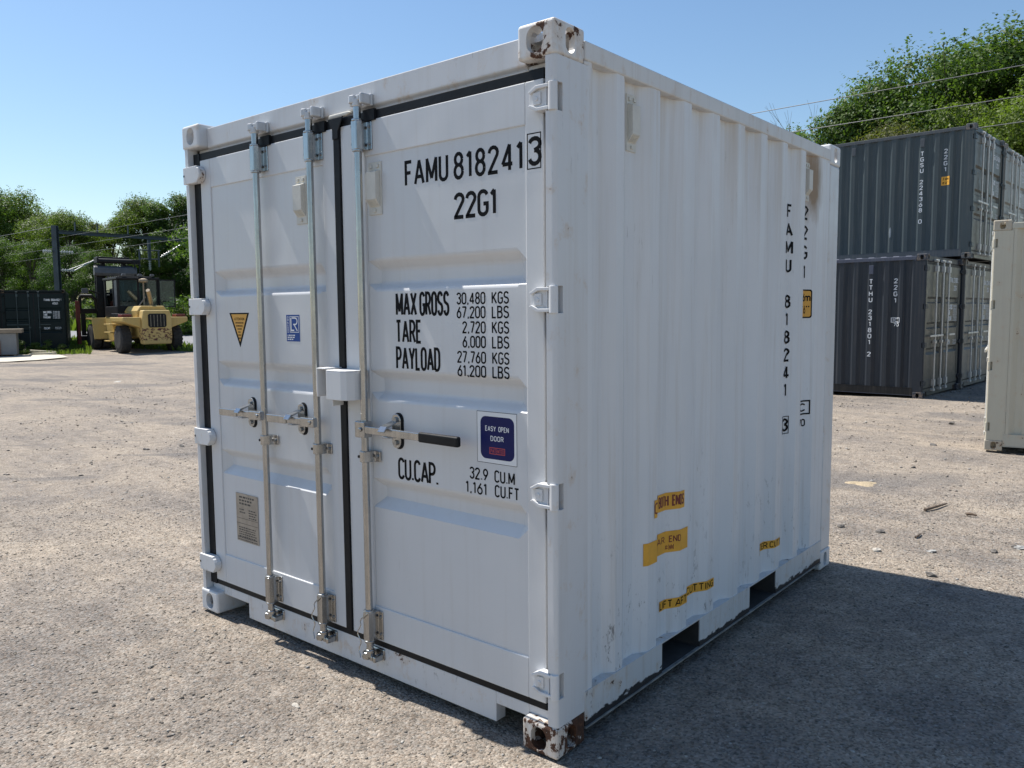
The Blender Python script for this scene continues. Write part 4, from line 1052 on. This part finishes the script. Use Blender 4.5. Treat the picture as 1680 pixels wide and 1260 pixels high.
for s in (-1, 1):
    mb = MB(); mb.prism([(.95, .45), (2.70, .45), (2.88, 1.10), (2.98, 1.46), (1.15, 1.46), (.78, 1.12)], 'x', *sorted((s*.64, s*.84))); mb.build('side_tank', FY, FL, .03)
    mb = MB()
    for z in (.42, .78, 1.12): mb.box(*sorted((s*.841, s*1.20)), 1.20-.1*(z > .7), 1.95, z, z+.05)
    mb.build('step', FY, FL, .01)
    mb = MB(); mb.prism([(2.72, .52), (2.92, 1.12), (3.05, 1.42), (4.05, 1.42), (4.05, 1.36), (3.10, 1.34), (3.0, 1.1), (2.80, .5)], 'x', *sorted((s*.62, s*1.36))); mb.build('front_fender', FY, FL, .01)
    mb = MB(); mb.box(*sorted((s*.88, s*1.26)), -.80, -.30, 1.445, 1.56); mb.build('tail_lamp_box', FR, FL, .02)
mb = MB(); mb.box(-1.22, -.72, -.20, .72, 1.445, 1.60); mb.build('battery_box', FB, FL, .02)
# cab
mb = MB(); cx0, cx1, cy0, cy1, cz0, cz1 = -.80, .80, 1.10, 2.85, 1.46, 3.02
for xx in (cx0, cx1):
    for yy in (cy0, cy1): mb.box(xx-.05, xx+.05, yy-.05, yy+.05, cz0, cz1)
mb.box(cx0-.05, cx1+.05, cy0-.051, cy0+.051, cz0+.001, 1.92); mb.box(cx0-.051, cx0+.049, cy0+.052, cy1-.052, cz0, 1.90); mb.box(cx1-.049, cx1+.051, cy0+.052, cy1-.052, cz0, 1.78)
mb.box(cx0-.049, cx0+.049, 1.62, 1.70, 1.90, cz1); mb.box(-.05, .05, cy0-.04, cy0+.04, 1.925, cz1)
mb.build('cab_frame', FB, FL, .015)
mb = MB(); mb.box(cx0-.08, cx1+.08, cy0-.10, cy1+.10, cz1+.001, cz1+.10)
for k in range(6): mb.box(cx0+.1, cx1-.1, cy0+.15+.28*k, cy0+.25+.28*k, cz1+.10, cz1+.16)
mb.build('cab_roof', FB, FL, .02)
for nm, b in (('rear_window', (cx0+.052, -.052, cy0-.01, cy0, 1.925, cz1-.02)), ('rear_window', (.052, cx1-.052, cy0-.01, cy0, 1.925, cz1-.02)),
              ('front_window', (cx0+.052, cx1-.052, cy1-.005, cy1+.005, 1.5, cz1-.02)), ('side_window', (cx0-.01, cx0, 1.72, cy1-.06, 1.905, cz1-.02))):
    MB().box(*b).build(nm, GLS, FL)
MB().box(cx0-.02, cx0+.02, 1.16, 1.60, 1.91, cz1-.02).build('side_panel', FG, FL, .005)
mb = MB(); mb.box(-.26, .26, 1.45, 1.98, 1.452, 1.95); mb.box(-.25, .25, 1.44, 1.56, 1.951, 2.55); mb.build('driver_seat', FB, FL, .04, 3)
mb = MB(); mb.cyl((0, 2.5, 1.5), (0, 2.3, 2.1), .03, 8); mb.lathe([(.17, -.012), (.19, -.012), (.19, .012), (.17, .012)], (0, 2.29, 2.12), 'z', 20); mb.build('steering_wheel', FB, FL)
mb = MB(); x0 = cx1+.055; mb.box(x0, x0+.60, cy0-.16, cy0-.115, 1.86, 1.90); mb.box(x0, x0+.60, cy0-.16, cy0-.115, 3.0, 3.05); mb.box(x0+.60, x0+.645, cy0-.16, cy0-.115, 1.86, 3.05); mb.box(x0-.04, x0, cy0-.16, cy0-.115, 1.86, 3.05)
d = mb.build('cab_door', FB, FL); MB().box(x0, x0+.60, cy0-.145, cy0-.132, 1.90, 3.0).build('door_glass', GLS, d)
for xx in (-.55, .1, .6): MB().prism([(xx-.09, cz1+.165), (xx+.09, cz1+.165), (xx+.07, cz1+.25), (xx-.07, cz1+.25)], 'y', cy0-.06, cy0+.04).build('work_lamp', FG, FL, .01)
mb = MB(); mb.cyl((.18, .95, 1.89), (.18, .95, 2.98), .035, 10); mb.lathe([(.06, 0), (.17, .02), (.19, .07), (.17, .14), (.06, .18)], (.18, .95, 2.90), 'z', 20); mb.build('air_intake', TAN, FL, smooth=True)
MB().tube([(.28, .35, 1.88), (.22, .25, 2.15), (.02, -.15, 2.50), (-.02, -.20, 2.55)], [.085, .085, .085, .08], 12).build('exhaust_pipe', TAN, FL, smooth=True)
MB().tube([(-.32, .1, 1.88), (-.10, .05, 2.2), (-.06, .0, 2.28)], .02, 6).build('hood_rod', FG, FL)
MB().tube([(.98, 3.9, 1.46), (.98, 3.9, 4.05)], .022, 6).build('mast_hose', FB, FL); MB().tube([(.78, 4.0, 1.46), (.82, 4.0, 3.9)], .03, 6).build('mast_hose', FB, FL)
# mast and carriage
for s in (-1, 1):
    mb = MB(); xx = s*.66
    mb.box(xx-.12, xx+.12, 4.22, 4.30, .35, 3.80); mb.box(xx-.12, xx+.12, 4.44, 4.52, .35, 3.80); mb.box(xx-.03, xx+.03, 4.301, 4.439, .35, 3.80)
    xi = s*.44; mb.box(xi-.08, xi+.08, 4.30, 4.36, .45, 4.0); mb.box(xi-.08, xi+.08, 4.46, 4.51, .45, 4.0); mb.box(xi-.02, xi+.02, 4.361, 4.459, .45, 4.0)
    mb.build('mast_rail', FB, FL, .006)
    MB().cyl((s*.30, 4.18, .45), (s*.30, 4.18, 3.6), .07, 12).build('lift_cylinder', FG, FL, smooth=True)
mb = MB(); mb.prism([(4.02, 3.30), (4.20, 3.30), (4.21, 3.66), (4.10, 3.74), (3.98, 3.66), (3.96, 3.42)], 'x', -.90, .90); mb.build('mast_crossbeam', FG, FL, .02)
mb = MB(); mb.box(-.70, .70, 4.30, 4.50, 4.002, 4.16); mb.cyl((-.72, 4.12, 3.96), (.72, 4.12, 3.96), .11, 14); mb.box(.72, 1.10, 4.05, 4.40, 3.86, 4.06); mb.box(-.78, -.70, 4.0, 4.5, 3.86, 4.12); mb.build('mast_header', FB, FL, .02)
mb = MB(); mb.box(-.55, .55, 4.26, 4.299, 2.75, 2.95); mb.build('mast_brace', FB, FL, .01)
mb = MB(); mb.box(-.55, .55, 4.26, 4.299, 1.5, 1.7); mb.build('mast_brace', FB, FL, .01)
mb = MB(); mb.box(.72, 1.22, 4.05, 4.15, 3.06, 3.16); mb.build('mast_brace', FB, FL, .01)
mb = MB(); mb.box(1.22, 1.42, 4.02, 4.2, 3.0, 3.2); mb.build('mast_brace', FB, FL, .01)
mb = MB(); mb.box(-1.42, 1.42, 4.56, 4.66, 1.62, 1.84); mb.box(-1.42, 1.42, 4.56, 4.66, .40, .62)
for xx in (-1.30, -.5, .5, 1.30): mb.box(xx-.09, xx+.09, 4.555, 4.67, .63, 1.61)
mb.build('fork_carriage', FB, FL, .01)
mb = MB(); mb.box(-.355, .355, 4.36, 4.42, 1.5, 3.05)
for k in range(5): mb.tube([(-.24+.12*k, 4.33, 1.2), (-.24+.12*k, 4.33, 3.75)], .03, 6)
mb.build('hose_bundle', FB, FL)
for s in (-1, 1):
    mb = MB(); mb.tube([(s*1.42, 4.60, 1.80), (s*1.42, 4.55, 2.28), (s*1.38, 4.45, 2.40), (s*1.0, 4.40, 2.40), (s*.80, 4.42, 2.22), (s*.74, 4.48, 1.72)], [.075, .075, .08, .085, .085, .08], 10); mb.build('side_arm', FB, FL, smooth=True)
    MB().box(*sorted((s*1.44, s*1.58)), 4.50, 4.72, .25, 2.18).build('side_post', FR if s < 0 else FB, FL, .01)
    mb = MB(); mb.box(s*.62-.10, s*.62+.10, 4.665, 4.74, .12, 1.60); mb.prism([(4.741, .12), (6.6, .12), (6.6, .14), (4.741, .20)], 'x', s*.62-.10, s*.62+.10); mb.build('fork', FB, FL, .008)
MB().tube([(-.75, 4.0, 2.5), (-1.10, 3.9, 2.62), (-1.3, 3.85, 2.62)], .03, 6).build('mirror_arm', FB, FL)
MB().box(-1.5, -1.26, 3.80, 3.86, 2.50, 2.72).build('side_mirror', FG, FL, .01)

# ------------------------------------------------------------------ clutter by the green container
GB = plain('grey_enclosure_paint', (.17, .178, .185), .6, 0, .08, 4); PL = plain('brown_board', (.20, .165, .125), .8, 0, .25, 5, .2)
p = P(10, 31.6); zb = gzf(p.x, p.y)+.035
b = empty('equipment_box', (p.x, p.y, zb), GA, 'grey metal box with a brown plank lid standing on the pale concrete', 'metal box')
mb = MB(); mb.box(-1.3, .38, 0, 1.0, .06, .90); mb.build('box_body', GB, b, .02)
mb = MB(); mb.box(-1.35, .58, -.08, 1.08, .905, 1.06); mb.build('lid', PL, b, .01)
mb = MB()
for xx in (-1.2, -.4, .25): mb.box(xx, xx+.1, .02, .98, 0, .0595)
mb.build('skid', PL, b)
MB().box(-.36, -.16, -.06, -.005, .06, .62).build('rusty_post', plain('rusty_brown', (.15, .075, .05), .8, 0, .2, 10), b, .01)
BRD = plain('pale_board', (.55, .50, .38), .8, 0, .15, 6, .1)
for i, (u, d, ln, rz, hz, lb) in enumerate(((70, 32.6, .8, .2, .05, 'pale board lying flat at the front of the small heap by the green container'), (72, 32.9, .95, .5, .13, 'tilted pale board on top of the small heap by the green container'), (84, 32.7, .35, -.2, .04, 'short pale offcut right of the heap by the green container'), (57, 32.7, .35, .1, .04, 'short pale offcut left of the heap by the green container'))):
    p = P(u, d); o = MB().box(-ln/2, ln/2, -.12, .12, -.03, .03).build('timber_board', BRD, None, .005)
    o.location = (p.x, p.y, gzf(p.x, p.y)+hz); o.rotation_euler = (.0, .10*(i == 1), fw+rz); tag(o, lb, 'board', 'pale boards by the green container')

# ------------------------------------------------------------------ railway gantry and wires
STL = plain('gantry_steel', (.055, .070, .085), .5, .3, .2, 2); INS = plain('insulator', (.40, .42, .44), .4, 0, .1, 10); CU = plain('wire_metal', (.16, .165, .17), .5, .6, .1, 3)
def hbeam(mb, a, b, s, up=Vector((0, 0, 1))):
    a = Vector(a); b = Vector(b); d = (b-a).normalized(); sd = d.cross(up).normalized() if abs(d.dot(up)) < .99 else RIGHT.copy(); u2 = sd.cross(d).normalized()
    def bar(w0, w1, h0, h1):
        V = [q+sd*x+u2*y for q in (a, b) for x, y in ((w0, h0), (w1, h0), (w1, h1), (w0, h1))]
        mb.add(V, [(0, 1, 2, 3), (7, 6, 5, 4), (0, 4, 5, 1), (1, 5, 6, 2), (2, 6, 7, 3), (3, 7, 4, 0)])
    h = s/2; t = s*.12
    bar(-h, h, h-t, h); bar(-h, h, -h, -h+t); bar(-t/2, t/2, -h+t, h-t)
A = P(102, 60); A.z = gzf(A.x, A.y); bd = (RIGHT*.885+FWD).normalized(); B = A+bd*29; B.z = gzf(B.x, B.y)
ga = empty('rail_gantry', A, 0, 'dark steel railway gantry post with a long crossbeam over the forklift', 'gantry')
mb = MB(); hbeam(mb, (0, 0, 0), (0, 0, 7.45), .36); mb.build('post', STL, ga)
mb = MB(); hbeam(mb, (B.x-A.x, B.y-A.y, B.z-A.z), (B.x-A.x, B.y-A.y, 7.2), .42); mb.build('post', STL, ga)
mb = MB(); hbeam(mb, bd*.22+Vector((0, 0, 7.0)), bd*28.75+Vector((0, 0, 7.0)), .27)
for t in (1.4, 3.0, 5.3, 14, 21): mb.box(bd.x*t-.04, bd.x*t+.04, bd.y*t-.04, bd.y*t+.04, 7.151, 7.8)
mb.build('crossbeam', STL, ga)
def insul(mb, a, b):
    a = Vector(a); b = Vector(b); mb.cyl(a, b, .035, 8)
    for k in range(5):
        p = a.lerp(b, .12+.19*k); q = a.lerp(b, .12+.19*k+.06); mb.cyl(p, q, .11, 10)
mb = MB(); insul(mb, bd*.25+Vector((0, 0, 5.55)), bd*1.2+Vector((0, 0, 5.55))); insul(mb, bd*.25+Vector((0, 0, 4.2)), bd*1.2+Vector((0, 0, 4.2))); insul(mb, bd*-.3+Vector((0, 0, 5.55)), bd*-.9+Vector((0, 0, 5.55))); mb.build('insulator', INS, ga)
mb = MB(); mb.tube([bd*1.2+Vector((0, 0, 4.2)), bd*3.1+Vector((0, 0, 5.3))], .045, 8); mb.tube([bd*.8+Vector((0, 0, 4.25)), bd*2.6+Vector((0, 0, 5.0))], .03, 8); mb.build('steady_arm', INS, ga)
mb = MB(); dp = bd*6.9; mb.box(dp.x-.1, dp.x+.1, dp.y-.1, dp.y+.1, 5.2, 6.84); mb.tube([dp+bd*-.9+Vector((0, 0, 6.0)), dp+bd*.9+Vector((0, 0, 6.0))], .05, 6); mb.tube([dp+bd*-.7+Vector((0, 0, 5.3)), dp+bd*.7+Vector((0, 0, 5.3))], .05, 6)
for k in (-.8, .75): mb.cyl(dp+bd*k+Vector((0, 0, 4.7)), dp+bd*k+Vector((0, 0, 6.0)), .07, 8)
mb.build('drop_frame', STL, ga)
mb = MB(); insul(mb, dp+bd*.9+Vector((0, 0, 5.5)), dp+bd*1.9+Vector((0, 0, 6.1))); mb.tube([dp+bd*1.7+Vector((0, 0, 6.0)), dp+bd*3.0+Vector((0, 0, 6.8))], .06, 8); insul(mb, dp+Vector((0, 0, 4.4)), dp+Vector((0, 0, 5.2))); mb.build('insulator', INS, ga)
A2 = P(70, 74); A2.z = gzf(A2.x, A2.y)
g2 = empty('rail_mast', A2, 0, 'slim grey railway mast with a cantilever arm, left of the gantry post', 'mast')
mb = MB(); hbeam(mb, (0, 0, 0), (0, 0, 6.9), .32); mb.build('post', plain('mast_grey', (.13, .15, .17), .5, .3, .15, 2), g2)
mb = MB(); mb.tube([Vector((0, 0, 6.6)), RIGHT*-3.6+Vector((0, 0, 6.75))], .06, 8); mb.tube([RIGHT*-2.4+Vector((0, 0, 6.5)), RIGHT*-3.4+Vector((0, 0, 5.4))], .05, 8); mb.build('cantilever_arm', STL, g2)
mb = MB()
for z in (6.3, 5.7, 5.1, 4.5): insul(mb, RIGHT*-4.0+Vector((0, 0, z)), RIGHT*-3.2+Vector((0, 0, z)))
mb.build('insulator', INS, g2)
def line_at(u): d = 31.24/(1+.885*(u-840)/FPX); return P(u, d), d
def railwire(h, label, u0=1000, sag=.0, off=0.0):
    pts = []
    pl, dl_ = line_at(-40); pr, dr_ = line_at(2050)
    for i in range(41):
        t = i/40; q4 = pl.lerp(pr, t)+FWD*off; hh = h-sag*math.sin(math.pi*((t*4) % 1)); pts.append(Vector((q4.x, q4.y, hh)))
    o = MB().tube(pts, .011, 6).build('overhead_wire', CU, None, smooth=True)
    return tag(o, label, 'wire')
railwire(7.5, 'topmost overhead wire crossing in front of the right hand trees')
railwire(6.77, 'middle overhead wire crossing the trees just above the grey container')
railwire(6.15, 'lowest overhead wire, emerging right of the grey container roof')
pl, _d = line_at(-60); mb = MB()
mb.tube([A+Vector((0, 0, 7.4)), Vector((pl.x, pl.y, 8.6))], .022, 6); tag(mb.build('overhead_wire', CU), 'overhead wire running left from the very top of the gantry post', 'wire')

# ------------------------------------------------------------------ trees
def leafmat(name, a, b, tr=.48):
    q = N(name); g = q.n("NewGeometry"); nn = q.noise(.9, 2)
    f = q.math('ADD', q.math('MULTIPLY', g.outputs['Random Per Island'], .55), q.math('MULTIPLY', nn, .45))
    c = q.ramp(f, [(.15, a), (.5, tuple((x+y)/2 for x, y in zip(a, b))), (.85, b)])
    q.set(c, .55); q.b.inputs['Specular IOR Level'].default_value = .35
    t = q.n("BsdfTranslucent"); q.l(q.mix(1.0, c, (1.1, 1.25, .5), 'MULTIPLY'), t.inputs[0]); mx = q.n("MixShader"); mx.inputs[0].default_value = tr
    q.l(q.b.outputs[0], mx.inputs[1]); q.l(t.outputs[0], mx.inputs[2]); q.l(mx.outputs[0], q.out.inputs[0]); return q.m
LEAF = dict(dark=leafmat('dark_leaves', (.028, .062, .014), (.075, .135, .030)), mid=leafmat('green_leaves', (.048, .094, .018), (.122, .188, .040)),
            yel=leafmat('yellow_green_leaves', (.072, .116, .020), (.165, .218, .048)), oliv=leafmat('olive_leaves', (.068, .084, .026), (.148, .150, .052)))
BARK = plain('bark', (.085, .070, .055), .9, 0, .35, 4, .5); PALEB = plain('pale_bark', (.20, .18, .155), .85, 0, .3, 4, .4)
def tree_meshes(seed, H, R, base, nl, leaf, per, narrow=1.0, bark=BARK):
    rg = np.random.default_rng(seed); lobes = []
    for i in range(nl):
        t = rg.uniform(0, 1)**.8; z = base+(H-base)*t
        env = R*(math.sin(math.pi*min(1, .16+.80*t))**.7)*narrow
        a = rg.uniform(0, 6.28); r = env*math.sqrt(rg.uniform(.05, 1)); s = rg.uniform(.50, 1.2)*R*.30
        lobes.append((r*math.cos(a), r*math.sin(a), min(z, H-s*.45), s))
    cs = []; ns = []
    for x, y, z, s in lobes:
        n = int(per*(s/(R*.30))**2); d = rg.standard_normal((n, 3)); d /= np.linalg.norm(d, axis=1)[:, None]
        rad = s*(1-.55*rg.uniform(0, 1, n)**2.2)*(1+.25*np.sin(d[:, 0]*5+d[:, 2]*4+x)); k = d*rad[:, None]*np.array([1, 1, .72]); cs.append(k+np.array([x, y, z])); ns.append(d)
        nt = n//9     # ragged sprigs standing off the lobe
        d2 = rg.standard_normal((max(1, nt//10), 3)); d2[:, 2] = np.abs(d2[:, 2])+.2; d2 /= np.linalg.norm(d2, axis=1)[:, None]
        for dd in d2:
            tt = rg.uniform(.8, 1.22, 10)[:, None]; cs.append(np.array([x, y, z])+dd*s*tt+rg.normal(0, leaf*.7, (10, 3))); ns.append(np.repeat(dd[None], 10, 0))
    c = np.concatenate(cs); n = len(c)
    nrm = np.concatenate(ns)*.9+rg.standard_normal((n, 3))*.5; nrm[:, 2] += .35; nrm /= np.linalg.norm(nrm, axis=1)[:, None]
    t1 = np.cross(nrm, rg.standard_normal((n, 3))); t1 /= np.linalg.norm(t1, axis=1)[:, None]; t2 = np.cross(nrm, t1)
    L = leaf*rg.uniform(.6, 1.35, n)[:, None]; w_ = L*rg.uniform(.45, .7, n)[:, None]; bend = nrm*L*.18
    V = np.stack([c-t1*L, c+t2*w_+bend*.5, c+t1*L, c-t2*w_+bend*.5], 1).reshape(-1, 3); F = np.arange(4*n).reshape(-1, 4)
    crown = fast_mesh(bpy.data.meshes.new('crown'), V, F, LEAF['mid'])
    mb = MB(); lean = rg.uniform(-.05, .05, 2)*H; r0 = .022*H+.05
    top = Vector((lean[0], lean[1], H*.72)); tr = [Vector((0, 0, -.3)), Vector((lean[0]*.2, lean[1]*.25, base*.5)), Vector((lean[0]*.5, lean[1]*.5, H*.45)), top, Vector((lean[0], lean[1], H*.92))]
    mb.tube(tr, [r0*1.15, r0*.85, r0*.6, r0*.35, r0*.08], 8)
    for x, y, z, s in lobes[:int(nl*.7)]:
        t = min(.95, max(.15, (z-s*1.0)/(H*.95)*rg.uniform(.55, .9))); seg = t*3.999; i = min(3, int(seg)); st = tr[i].lerp(tr[i+1], seg-i) if t < .9 else top
        e = Vector((x, y, z)); m_ = st.lerp(e, .5)+Vector((rg.uniform(-.2, .2), rg.uniform(-.2, .2), .12*s)); mb.tube([st, m_, e], [r0*.32, r0*.2, r0*.06], 5)
        for _ in range(2):
            dd = Vector(rg.standard_normal(3)).normalized()*s*.9; mb.tube([m_.lerp(e, .5), e+dd], [r0*.10, r0*.03], 4)
    me = bpy.data.meshes.new('trunk'); me.from_pydata(mb.v, [], mb.f); me.materials.append(bark)
    return crown, me
VAR = [tree_meshes(11, 10, 3.6, 2.2, 44, .064, 1300), tree_meshes(12, 10, 3.1, 2.4, 36, .060, 1300), tree_meshes(13, 10, 2.5, 3.0, 28, .056, 1200, .9, PALEB), tree_meshes(14, 10, 4.0, 1.5, 50, .064, 1300)]
BUSH = [tree_meshes(21, 3, 1.9, .3, 16, .085, 230), tree_meshes(22, 3, 1.6, .25, 14, .075, 230)]
def tree(u, d, h, var, leaf, label, name='tree', rz=0., wide=1., bush=False, cat='tree'):
    p = P(u, d); z = gzf(p.x, p.y); src = (BUSH if bush else VAR)[var]; s = h/(3.0 if bush else 10.0)
    o = empty(name, (p.x, p.y, z-.05), rz, label, cat, 'trees beyond the yard' if cat == 'tree' else 'bushes along the yard edge'); o.scale = (s*wide, s*wide, s)
    c = bpy.data.objects.new('crown', src[0]); C.objects.link(c); c.parent = o
    c.material_slots[0].link = 'OBJECT'; c.material_slots[0].material = LEAF[leaf]
    t = bpy.data.objects.new('trunk', src[1]); C.objects.link(t); t.parent = o
    return o
LEFT = [(-30, 84, 15.0, 0, 'mid', 1.1, 'tall leafy tree farthest left, the highest above the dark containers'),
        (45, 86, 14.0, 3, 'yel', 1.0, 'broad green tree behind the slim rail mast'),
        (92, 80, 11.2, 1, 'yel', 1.2, 'yellowish tree directly behind the gantry post'),
        (128, 74, 10.6, 1, 'yel', 1.0, 'small yellowish tree just right of the gantry post'),
        (160, 82, 10.6, 2, 'oliv', 1.0, 'thin olive tree in the dip of the tree line behind the forklift mast'),
        (196, 78, 10.2, 2, 'oliv', .9, 'low sparse tree behind the forklift mast top'),
        (228, 76, 10.6, 0, 'yel', .9, 'yellow green tree behind the forklift cab'),
        (250, 77, 12.2, 1, 'yel', 1.0, 'upright light green tree rising left of the container post'),
        (296, 75, 12.2, 2, 'mid', 1.2, 'tree with a feathery top close to the container left post'),
        (340, 75, 11.4, 0, 'dark', 1.1, 'dark tree mostly hidden behind the white container left edge'),
        (10, 72, 8.0, 3, 'mid', 1.1, 'low tree above the black container'),
        (64, 70, 7.6, 0, 'mid', 1.0, 'round tree above the green container'),
        (128, 66, 6.8, 3, 'dark', 1.1, 'dark low tree between the gantry post and the forklift'),
        (170, 64, 6.2, 0, 'mid', 1.0, 'low tree left of the forklift mast'),
        (262, 74, 7.6, 3, 'yel', 1.0, 'bushy low tree right of the forklift cab'),
        (298, 73, 7.0, 0, 'mid', .9, 'leafy low tree beside the container left post')]
for i, (u, d, h, v, lf, wd, lb) in enumerate(LEFT): tree(u, d, h-rise(d)*.6, v, lf, lb, rz=i*1.7, wide=wd)
RT = [(1290, 40, 10.6, 1, 'yel', .9, 'small light green tree peeping over the white container roof'),
      (1330, 38, 10.0, 0, 'mid', .9, 'low green tree between the bare tree and the white container roof'),
      (1392, 33, 10.6, 2, 'mid', 1.0, 'tree with upright branches at the left end of the right hand row'),
      (1447, 33, 11.4, 0, 'mid', .95, 'rounded tree rising above the slate container, left of the tallest part'),
      (1530, 33, 12.6, 3, 'mid', .95, 'big rounded tree crown above the middle of the slate container'),
      (1470, 29, 8.8, 1, 'oliv', 1.0, 'olive leaved tree close behind the slate container roof'),
      (1590, 34, 12.2, 0, 'mid', .95, 'tall tree above the right end of the slate container'),
      (1668, 32, 13.9, 1, 'mid', 1.2, 'tallest tree, farthest right in the row behind the containers'),
      (1600, 28, 9.4, 3, 'yel', .95, 'lighter green tree in front of the tall ones at the right'),
      (1700, 27, 8.8, 0, 'yel', 1.0, 'dense bright green tree low behind the pale grey upper container'),
      (1400, 30, 6.8, 3, 'dark', .9, 'dark low tree just above the left end of the slate container')]
for i, (u, d, h, v, lf, wd, lb) in enumerate(RT): tree(u, d, h*.91, v, lf, lb, rz=.6+i*2.1, wide=wd)
for i, (u, d, h, v, lf, lb) in enumerate(((288, 44, 1.7, 0, 'yel', 'tall weedy bush on the verge right of the forklift'), (308, 43.5, 1.9, 1, 'mid', 'weedy bush against the container left post'), (262, 47, 1.4, 1, 'yel', 'low weedy bush behind the forklift open door'),
     (128, 50, 1.6, 0, 'mid', 'low bush behind the forklift side arm'), (150, 52, 1.9, 1, 'yel', 'low yellowish bush behind the forklift mast foot'), (200, 50, 1.5, 0, 'yel', 'low bush seen under the forklift'), (44, 33.0, .62, 1, 'mid', 'clump of weeds in front of the green container, beside the boards'),
     (104, 33.6, .42, 0, 'yel', 'low bright weeds at the right foot of the green container'), (73, 33.4, .6, 1, 'mid', 'small weed standing behind the pale boards'))):
    tree(u, d, h, v, lf, lb, 'bush', i*1.3, 1.2, True, 'bush')
# woods closing the yard behind the container: one mass
fv = []
for i in range(15):
    u = 360+62*i; d = 64-1.1*i; p = P(u, d); c0, t0 = None, None
    rgw = np.random.default_rng(100+i); hh = rgw.uniform(6.5, 8.5); n = 5200
    lob = np.stack([rgw.normal(0, 1.9, 16), rgw.normal(0, 1.6, 16), rgw.uniform(.8, hh-1, 16)], -1); li = rgw.integers(0, 16, n)
    dd = rgw.standard_normal((n, 3)); dd /= np.linalg.norm(dd, axis=1)[:, None]; c = lob[li]+dd*rgw.uniform(.8, 1.25, n)[:, None]*1.05; c[:, 2] = np.maximum(c[:, 2], .1)
    nr = dd+rgw.standard_normal((n, 3))*.5; t1 = np.cross(nr, rgw.standard_normal((n, 3))); t1 /= np.linalg.norm(t1, axis=1)[:, None]; t2 = np.cross(nr/np.linalg.norm(nr, axis=1)[:, None], t1)
    c += np.array([p.x, p.y, gzf(p.x, p.y)]); L_ = .13; fv.append(np.stack([c-t1*L_, c+t2*L_*.6, c+t1*L_, c-t2*L_*.6], 1).reshape(-1, 3))
V = np.concatenate(fv); tag(link('far_woods', fast_mesh(bpy.data.meshes.new('far_woods'), V, np.arange(len(V)).reshape(-1, 4), LEAF['mid'])), kind='stuff')
# bare tree
p = P(1345, 36); bt = MB(); r2 = random.Random(9)
def grow(a, d, ln, r, lev):
    b_ = a+d*ln; m_ = a.lerp(b_, .5)+Vector((r2.uniform(-1, 1), r2.uniform(-1, 1), 0))*ln*.05; bt.tube([a, m_, b_], [r, r*.8, r*.6], 5)
    if lev:
        for _ in range(3 if lev > 1 else 4):
            dd = (d+Vector((r2.uniform(-.6, .6), r2.uniform(-.6, .6), r2.uniform(.0, .35)))).normalized(); grow(a.lerp(b_, r2.uniform(.45, 1)), dd, ln*r2.uniform(.55, .75), r*.5, lev-1)
o = empty('bare_tree', (p.x, p.y, 0), 0, 'leafless tree with thin grey twigs left of the leafy right hand trees', 'tree')
grow(Vector((0, 0, 0)), Vector((.02, 0, 1)), 5.3, .11, 4); bt.build('trunk', PALEB, o)
# rough grass on the verges: uncountable
rg = np.random.default_rng(8)
def tufts(n, u0, u1, d0, d1, hh, near=None):
    d = rg.uniform(d0, d1, n); u = rg.uniform(u0, u1, n)
    if near is not None: d = near(u)+rg.uniform(d0, d1, n)
    r = (u-840)/FPX*d; x = EYE.x+RIGHT.x*r+FWD.x*d; y = EYE.y+RIGHT.y*r+FWD.y*d; z = gz(x, y); a = rg.uniform(0, 6.28, n); h = hh*rg.uniform(.4, 1.3, n); w_ = h*.22
    t = np.stack([np.cos(a)*w_, np.sin(a)*w_, 0*a], -1); ln = np.stack([rg.normal(0, .25, n)*h, rg.normal(0, .25, n)*h, h], -1); b_ = np.stack([x, y, z], -1)
    return np.stack([b_-t, b_+t, b_+ln+t*.15, b_+ln-t*.15], 1).reshape(-1, 3)
V = np.concatenate([tufts(2500, 20, 150, 32.7, 39, .16), tufts(7000, -40, 420, .3, 14, .55, lambda u: np.interp(u, [-400, 128, 300, 620], [58.5, 46.8, 43, 38.6])), tufts(1800, 60, 330, -3.5, -.1, .2, lambda u: np.interp(u, [-400, 128, 300, 620], [50, 41.2, 37, 33]))])
me = fast_mesh(bpy.data.meshes.new('rough_grass'), V, np.arange(len(V)).reshape(-1, 4), LEAF['yel'])
tag(link('rough_grass', me), kind='stuff')
